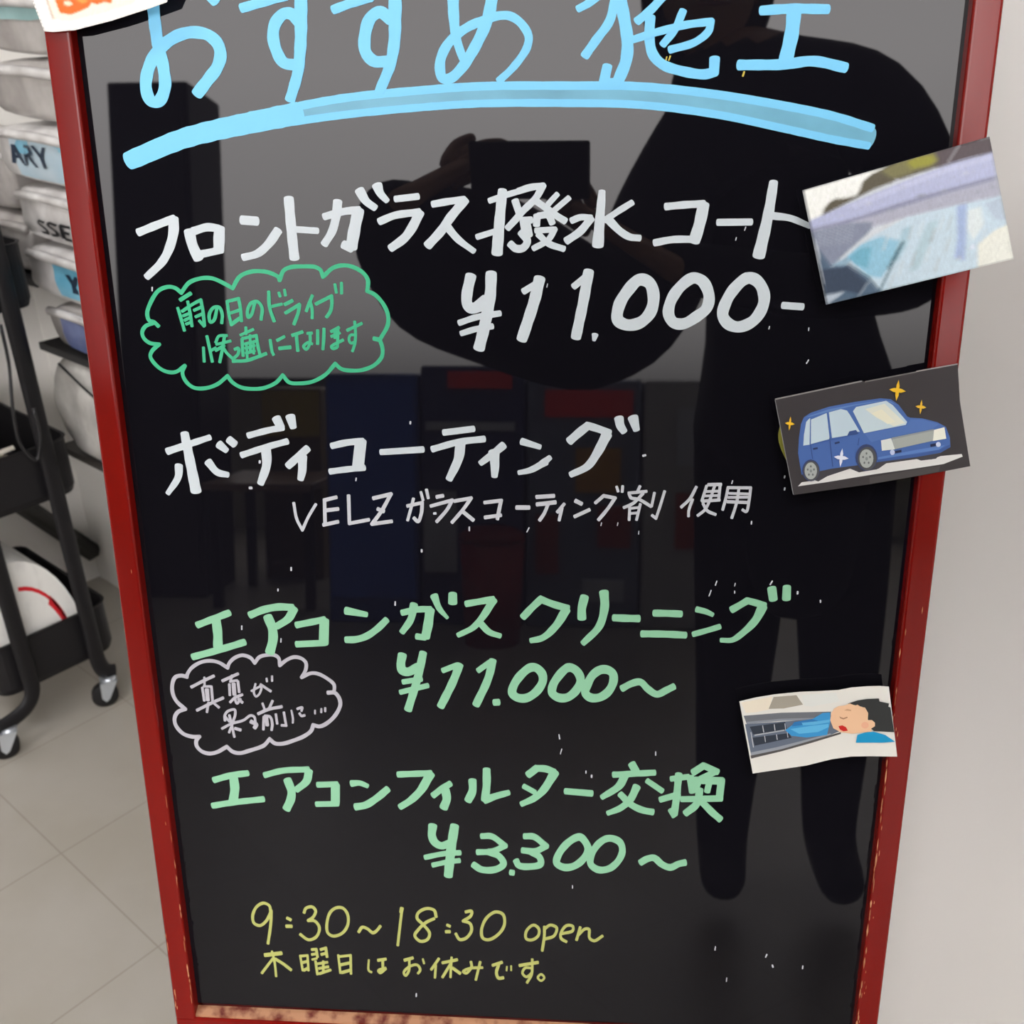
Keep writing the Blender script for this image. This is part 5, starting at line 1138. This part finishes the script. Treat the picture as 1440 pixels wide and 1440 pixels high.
def pack(s0, s1, d0, d1, z0, z1, seed, body, label, bands, letters, lip):
    r = thing('wrapped_pack', label, 'pack', SP((s0 + s1) / 2, (d0 + d1) / 2, z0), 'wrapped packs on the shelf')
    def mapp(x, y, z, out=0.):
        e = max(abs(x), abs(y)); zz = z * (1 - .16 * abs(x) ** 5 - .10 * abs(y) ** 6)
        xx = x * (1 - .04 * z ** 4); yy = y * (1 - .08 * abs(z) ** 4) 
        p = SP((s0 + s1) / 2 + xx * (s1 - s0) / 2, (d0 + d1) / 2 + yy * (d1 - d0) / 2 + out, (z0 + z1) / 2 + zz * (z1 - z0) / 2)
        nv = (noise.noise(p * 13 + Vector((seed, 0, 0))) * .008 + noise.noise(p * 42 + Vector((0, seed, 0))) * .0035) * (1 if abs(z) < .99 else .4) * (1 if z > -.9 else 0)
        return p + N2 * nv + ZZ * nv * .5 * (1 if abs(z) < .95 else 0)
    b = bmesh.new(); bmesh.ops.create_cube(b, size=2); bmesh.ops.subdivide_edges(b, edges=list(b.edges), cuts=15, use_grid_fill=True)
    for v in b.verts: v.co = mapp(*v.co)
    MB().bm(b, body, True).build('wrapper', r)
    for nm, m, x0, x1, za, zb_ in bands:
        nx, nz = 14, 6
        vs = [mapp(x0 + (x1 - x0) * i / nx, 1, za + (zb_ - za) * j / nz, .0018) for j in range(nz + 1) for i in range(nx + 1)]
        MB().add(vs, [[j * 15 + i, j * 15 + i + 1, (j + 1) * 15 + i + 1, (j + 1) * 15 + i] for j in range(nz) for i in range(nx)], m, True).build(nm, r)
    if letters:
        mb = MB()
        for pts, wd in letters[1]:
            for (xa, za), (xb, zb2) in zip(pts, pts[1:]):
                d = Vector((xb - xa, 0, zb2 - za)); d.normalize(); nrm = Vector((-d.z, 0, d.x))
                wx, wz = wd
                q = [(xa + nrm.x * wx, za + nrm.z * wz), (xb + nrm.x * wx, zb2 + nrm.z * wz), (xb - nrm.x * wx, zb2 - nrm.z * wz), (xa - nrm.x * wx, za - nrm.z * wz)]
                mb.add([mapp(x, 1, z, .0034) for x, z in q], [[0, 1, 2, 3]], letters[0])
        mb.build('lettering', r)
    if lip:
        P = []
        for i in range(15):
            x = -1 + 2 * i / 14; P.append(mapp(x, 1, .80 - .22 * math.sin(PI * (i / 14)) , .004))
        MB().tube(P, .0075, lip, 8, .0075).build('lip', r)
    return r
def LET(t, x, z, w_, h_, th):
    G = {'A': [[(0, 0), (.5, 1), (1, 0)], [(.2, .4), (.8, .4)]], 'R': [[(0, 0), (0, 1), (.9, .9), (.9, .6), (0, .5)], [(.4, .5), (1, 0)]], 'Y': [[(0, 1), (.5, .5), (1, 1)], [(.5, .5), (.5, 0)]],
         'S': [[(1, .9), (.2, 1), (0, .75), (.9, .4), (.9, .1), (0, .05)]], 'E': [[(1, 1), (0, 1), (0, 0), (1, 0)], [(0, .5), (.8, .5)]]}
    o = []
    for i, c in enumerate(t):
        for st_ in G[c]: o.append(([(x + i * w_ * 1.35 + a * w_, z + b * h_) for a, b in st_], th))
    return o
zs = [.660, .745, .837, .930, 1.020, 1.11, 1.2]
pack(.40, .98, .014, .152, zs[0], zs[1] - .002, 1, film2, 'lowest pack of the shelf stack, navy label with a cream square', [('label_band', navy, -.9, 1, -.95, .55), ('cream_square', crm, -.45, -.1, -.35, .4)], None, film)
pack(.355, .97, .014, .152, zs[1], zs[2] - .002, 2, film, 'white wrapped pack with teal label, second from the bottom of the shelf stack', [('label_band', cyan, -.72, 1, -.8, .45)], (inkd, LET('Y', -.58, -.5, .1, .7, (.024, .09))), film)
pack(.36, .99, .014, .150, zs[2], zs[3] - .002, 3, film, 'white wrapped pack with small black lettering, third from the bottom of the shelf stack', [], (inkb, LET('SSE', -.80, -.7, .09, .5, (.016, .055))), film)
pack(.355, .98, .014, .155, zs[3], zs[4] - .002, 4, film, 'wrapped pack with a bright blue label and dark capitals, middle of the shelf stack', [('label_band', ltblue, -.85, 1, -.9, .6), ('blue_band', cyan, -.8, 1, .0, .62)], (inkd, LET('ARY', -.86, -.42, .105, .75, (.017, .06))), film)
pack(.37, .99, .014, .150, zs[4], zs[5] - .002, 5, film2, 'creased greyish white pack above the blue-labelled pack', [], None, film)
pack(.37, .99, .014, .152, zs[5], zs[6] - .002, 6, film2, 'topmost pack of the shelf stack, pale teal band', [('label_band', teal, -.9, 1, .1, .9)], None, film)
pack(.02, .335, .014, .13, zs[1] + .02, zs[2] + .03, 8, film2, 'grey wrapped pack left of the stack, lower one', [], None, film2)
pack(.02, .335, .014, .135, zs[2] + .032, zs[3] + .055, 9, film2, 'grey wrapped pack left of the stack, upper one', [], None, film)
sbox(.01, .34, .001, .14, zs[1] + .006, zs[1] + .018, blkshelf, 'shelf_board', sh)
# big soft bag on the lower board
bagm = noisy('cloudy_bag', (206, 204, 198), (120, 116, 112), 13, .45, .4, lo=.38, hi=.78, bump=.3)
b = bmesh.new(); bmesh.ops.create_cube(b, size=2); bmesh.ops.subdivide_edges(b, edges=list(b.edges), cuts=19, use_grid_fill=True)
for v in b.verts:
    x, y, z = v.co; rad = 1 - .22 * max(0, -z) ** 3
    p = SP(.65 + x * .31 * (1 - .10 * z * z), .088 + y * .07 * (1 - .22 * z ** 6) * (1 - .06 * x ** 6), .550 + z * .091 * (1 - .06 * abs(x) ** 6))
    q = noise.noise(p * 11) * .012 + noise.noise(p * 34) * .004
    if z < -.95: q = 0
    v.co = p + N2 * q
bagr = thing('plastic_bag', 'cloudy white plastic bag on the lower shelf board beside the board frame', 'bag', SP(.65, .088, .459))
MB().bm(b, bagm, True).build('bag_body', bagr)
MB().tube(smooth3([SP(.40, .160, .636), SP(.48, .164, .612), SP(.58, .165, .582), SP(.68, .164, .545), SP(.8, .16, .50)], 5), .0022, inkb, 6).build('seam', bagr)
# dark bar along a dark band behind the cart
pl = MB().tube([COR + (-E2) * .20 + E1 * .04 + ZZ * .33, COR + (-E2) * .012 + E1 * .03 + ZZ * .075], .016, mat('dark_bar', (58, 58, 56), .6, .3), 4, .02)
tag(pl.build('slanted_bar'), 'dark bar slanting behind the cart near the wall corner', 'slanted_bar')

# ---------------------------------------------------------------- the shop behind the camera, seen mirrored in the board
def added_glow(name, rgb, e=1.2): return mat(name, rgb, .5, .3, emit=e)  # glow added so cabinet front and sign strips show up when mirrored
def vbox(name, label, cat, x0, x1, y0, y1, z1, body, parts=()):
    r = thing(name, label, cat, ((x0 + x1) / 2, (y0 + y1) / 2, 0))
    MB().box(x0, x1, y0, y1, 0, z1, body, .01).build('cabinet_body', r)
    for nm, m, a, b_, za, zb_ in parts: MB().box(a, b_, y1, y1 + .012, za, zb_, m).build(nm, r)
    return r
dk = mat('dark_cabinet', (30, 28, 32), .6, .2)
vbox('locker', 'tall dark locker mirrored at the left of the board', 'locker', -1.81, -1.49, -3.56, -3.2, 2.03, dk, [('door', mat('dark_door', (36, 34, 38), .5, .3), -1.79, -1.51, .1, 1.98), ('door_handle', al, -1.56, -1.545, 1.0, 1.15)])
yl = mat('yellow_box', (210, 182, 60), .6); bl = mat('blue_panel', (70, 100, 176), .5); nv = mat('navy_panel', (70, 76, 120), .5); rd = added_glow('red_sign', (190, 50, 44), 1.0)
wh = mat('white_panel', (205, 208, 218), .5); rb = mat('rust_panel', (180, 76, 54), .6); ye = mat('ochre_panel', (220, 160, 60), .6)
vbox('cabinet', 'yellow-topped brown cabinet mirrored under the green cloud', 'cabinet', -1.37, -1.10, -3.95, -3.6, .85, mat('brown_door', (112, 92, 60), .6), [('yellow_front', yl, -1.36, -1.11, .64, .84)])
vbox('display_cabinet', 'blue display cabinet mirrored left of the board centre', 'cabinet', -.89, -.55, -3.2, -2.85, .92, bl, [('glowing_front', added_glow('blue_front_glow', (60, 92, 170), .45), -.875, -.565, .1, .89)])  # blue front glows by added emission, no lamp behind it
vbox('display_cabinet', 'navy display cabinet with a red strip on top, mirrored in the board', 'cabinet', -.54, -.165, -3.2, -2.85, .95, nv, [('sign_strip', rd, -.44, -.21, .87, .93), ('shelf_panel', wh, -.52, -.2, .72, .75), ('lower_panel', wh, -.53, -.41, .2, .5)])
vbox('display_cabinet', 'grey display cabinet with a red sign and coloured goods, mirrored in the board', 'cabinet', -.155, .25, -3.2, -2.85, .90, mat('grey_blue', (130, 138, 160), .5), [('sign_strip', rd, -.09, .22, .77, .865), ('goods_panel', ye, .02, .18, .5, .66), ('goods_panel', rb, -.12, -.04, .2, .42), ('goods_panel', wh, .05, .2, .1, .18), ('goods_panel', rb, .1, .22, .3, .45)])
vbox('display_cabinet', 'pale grey display cabinet at the far right, mirrored in the board', 'cabinet', .26, .56, -3.2, -2.85, .90, mat('grey_panel', (190, 188, 188), .5), [('goods_panel', rb, .38, .5, .3, .5), ('goods_panel', wh, .38, .52, .6, .8)])
bn_ = thing('waste_bin', 'round dark red bin before the navy cabinet, mirrored in the board', 'bin', (-.26, -2.62, 0))
MB().tube([Vector((-.26, -2.62, 0)), Vector((-.26, -2.62, .36))], [.095, .11], mat('dark_red_bin', (160, 34, 24), .5), 24).build('bin_body', bn_)
MB().tube([Vector((-.26, -2.62, .36)), Vector((-.26, -2.62, .38)), Vector((-.26, -2.62, .40))], [.114, .114, .08], mat('bin_lid', (140, 30, 22), .5), 24).build('lid', bn_)
tb = thing('table', 'low brown-topped table with thin black legs, mirrored in the lower left of the board', 'table', (-1.2, -3.25, 0))
MB().box(-1.42, -.985, -3.5, -3.0, .47, .50, mat('brown_top', (150, 122, 104), .35, .5), .004).build('tabletop', tb)
for x in (-1.40, -1.03):
    for y in (-3.48, -3.06): MB().box(x, x + .035, y, y + .035, 0, .47, dk).build('leg', tb)
fillm = mat('fill_light_diffuser', (250, 251, 255), .5, .3, emit=25.0)  # unseen panels added on the ceiling as fill, to brighten the room
for i, (x, y, lb) in enumerate(((.5, -1.5, 'added fill light panel on the ceiling above the person'), (-1.25, -.75, 'added fill light panel on the ceiling toward the left wall'), (1.6, -3.0, 'added fill light panel on the ceiling toward the far right of the shop'))):
    r = thing('fill_light_panel', lb, 'light', (x, y, H - .06), 'added fill light panels')
    MB().box(x - .62, x + .62, y - .16, y + .16, H - .06, H - .004, mat('fill_light_housing', (230, 230, 228), .5)).build('housing', r)
    MB().box(x - .6, x + .6, y - .14, y + .14, H - .075, H - .06, fillm).build('diffuser', r)

# ---------------------------------------------------------------- the photographer and phone
def skin(chains, sub=2, root=0):
    me = bpy.data.meshes.new('t'); vs = []; es = []; rs = []
    for ch in chains:
        prev = None
        for e in ch:
            if isinstance(e, int): prev = e; continue
            vs.append(e[0]); rs.append(e[1]); i = len(vs) - 1
            if prev is not None: es.append((prev, i))
            prev = i
    me.from_pydata(vs, es, []); o = bpy.data.objects.new('t', me); C.objects.link(o)
    md = o.modifiers.new('s', 'SKIN'); md.use_smooth_shade = True
    for i, d in enumerate(me.skin_vertices[0].data):
        r = rs[i]; d.radius = r if isinstance(r, tuple) else (r, r); d.use_root = (i == root)
    if sub: o.modifiers.new('u', 'SUBSURF').levels = sub
    dg = bpy.context.evaluated_depsgraph_get(); dg.update(); em = o.evaluated_get(dg).to_mesh()
    V = [v.co.copy() for v in em.vertices]; F = [list(p.vertices) for p in em.polygons]
    bpy.data.objects.remove(o); return V, F
coat = mat('dark_coat', (22, 21, 26), .8, .2); trous = mat('dark_trousers', (24, 23, 27), .8, .2); skn = mat('skin', (196, 150, 122), .5, .4); hairm = mat('black_hair', (20, 18, 18), .5, .4)
shoe = mat('black_shoe', (20, 20, 21), .4, .4)
per = thing('person', 'person in dark coat holding up a phone, mirrored dark in the board', 'person', (.38, -.96, 0))
PY = -.96
V, F = skin([[((.40, PY, .88), (.17, .13)), ((.39, PY, 1.05), (.165, .12)), ((.37, PY, 1.20), (.18, .13)), ((.35, PY, 1.33), (.15, .10)), ((.265, PY, 1.42), .105), ((.24, PY + .01, 1.48), .07)],
  [0, ((.41, PY, .70), (.165, .12)), ((.415, PY, .50), (.16, .115))],
  [3, ((.43, PY, 1.385), .10), ((.51, PY + .02, 1.37), .105), ((.575, PY + .08, 1.22), .075), ((.55, PY + .17, 1.08), .062), ((.36, PY + .26, 1.06), .05), ((.16, PY + .345, 1.085), .036)],
  [2, ((.225, PY, 1.30), .115), ((.17, PY + .02, 1.18), .10), ((.15, PY + .05, 1.06), .11), ((.06, PY + .12, 1.0), .13), ((-.06, PY + .20, 1.065), .13), ((-.165, PY + .29, 1.095), .135), ((-.215, PY + .35, 1.15), .08), ((-.19, PY + .378, 1.17), .042)],
  [0, ((.33, PY, .80), .105), ((.32, PY + .01, .45), .075), ((.31, PY - .01, .10), .05), ((.30, PY + .11, .045), .04)],
  [0, ((.49, PY, .80), .105), ((.50, PY + .01, .45), .075), ((.50, PY - .01, .10), .05), ((.51, PY + .11, .045), .04)]], 2)
mb = MB()
hd = bmesh.new(); bmesh.ops.create_uvsphere(hd, u_segments=28, v_segments=20, radius=1)
HC = Vector((.24, PY + .02, 1.555))
for v in hd.verts:
    x, y, z = v.co; s = 1 - .28 * max(0, -z) ** 1.5
    p = Vector((x * .078 * s, y * .096 * (1 - .12 * max(0, -z)), z * .122))
    if y > .5: p.y += .022 * math.exp(-((x / .14) ** 2 + ((z + .12) / .22) ** 2)) - .008 * math.exp(-(((abs(x) - .36) / .15) ** 2 + ((z - .06) / .12) ** 2)) + .006 * math.exp(-((x / .25) ** 2 + ((z + .48) / .1) ** 2))
    v.co = HC + p
def bodymat(p):
    if p.z < .11: return shoe
    if p.z < .47: return trous
    if p.z > 1.445 and abs(p.x - .25) < .1: return skn
    return coat
for f in F:
    c = sum((V[i] for i in f), Vector()) / len(f); mb.mi(bodymat(c))
o = len(mb.v); mb.v += V
for f in F:
    c = sum((V[i] for i in f), Vector()) / len(f); mb.f.append([o + i for i in f]); mb.m.append(mb.mi(bodymat(c))); mb.sm.append(True)
mb.bm(hd, skn, True)
for s in (-1, 1):
    mb.tube([HC + Vector((s * .074, .0, -.028)), HC + Vector((s * .086, -.008, 0)), HC + Vector((s * .084, -.012, .026))], [.006, .013, .009], skn, 8, .006)
    e = bmesh.new(); bmesh.ops.create_uvsphere(e, u_segments=10, v_segments=8, radius=.0085)
    for v in e.verts: v.co += HC + Vector((s * .029, .083, .008))
    mb.bm(e, hairm, True)
mb.tube([HC + Vector((-.024, .083, -.056)), HC + Vector((0, .09, -.058)), HC + Vector((.024, .083, -.056))], [.002, .0045, .002], mat('lips', (160, 90, 80), .5), 8)
# hands close on the phone
def hand(mb, wrist, palm, side, curl, fdirs):
    """wrist, palm centre, thumb side vector, towards-phone normal"""
    ax = (palm - wrist).normalized()
    V, F = skin([[(wrist - ax * .03, .024), (wrist, (.024, .018)), (palm, (.036, .014)), (palm + ax * .03, (.034, .012))]], 2)
    mb.add(V, F, skn, True)
    for i, L in enumerate((.066, .076, .071, .056)):
        base = palm + ax * .03 + side * (.024 - .0165 * i) - ax * (.004 * abs(i - 1.2))
        d1 = (ax * .8 + curl * .35).normalized(); d2 = (ax * .35 + curl * .9).normalized(); d3 = (-ax * .35 + curl * .9).normalized()
        p1 = base + d1 * L * .42; p2 = p1 + d2 * L * .33; p3 = p2 + d3 * L * .25
        V, F = skin([[(base - ax * .02, .0095), (base, .0092), (p1, .0085), (p2, .0078), (p3, .0066)]], 1); mb.add(V, F, skn, True)
    tb_ = palm - ax * .012 + side * .026; t1 = tb_ + (side * .7 + ax * .5).normalized() * .034; t2 = t1 + (ax * .75 + side * .2 + curl * .5).normalized() * .03
    V, F = skin([[(tb_ - side * .012, .012), (tb_, .0115), (t1, .0098), (t2, .0078)]], 1); mb.add(V, F, skn, True)
PC = CAM + BACK * .0085 + RIGHT * -.078 + UP * .020
hand(mb, Vector((-.19, PY + .378, 1.17)), PC + RIGHT * -.112 + UP * -.012 + BACK * .03, (UP * .5 + BACK * .8).normalized(), (RIGHT * .9 - BACK * .25).normalized(), None)
hand(mb, Vector((.16, PY + .345, 1.085)), PC + RIGHT * .075 + UP * -.075 + BACK * .04, (-RIGHT * .2 + UP * .9 + BACK * .3).normalized(), (UP * .5 - RIGHT * .6).normalized(), None)
mb.build('body', per)
hr = MB(); b = bmesh.new(); bmesh.ops.create_uvsphere(b, u_segments=28, v_segments=18, radius=1)
for v in b.verts:
    x, y, z = v.co
    p = Vector((x * (.108 + .012 * max(0, -z)), y * .112 - .016, z * (.13 if z > 0 else .155) + .018))
    if y > .2 and z < .42: p.y -= .10 * min(1, (y - .2) * 2)
    v.co = HC + p + Vector((0, 0, .004 * math.sin(x * 30)))
hr.bm(b, hairm, True).build('hair', per)
ph = thing('smartphone', 'phone held sideways by the person, mirrored above the board centre', 'phone', PC - UP * .04)
MB().frame_box(PC, RIGHT, UP, BACK, -.080, .080, -.038, .038, -.004, .004, mat('phone_body', (24, 24, 27), .4, .4), .003).build('phone_body', ph)
MB().frame_box(PC, RIGHT, UP, BACK, -.074, .074, -.034, .034, .004, .0046, mat('phone_screen', (12, 12, 14), .1, .5)).build('screen', ph)
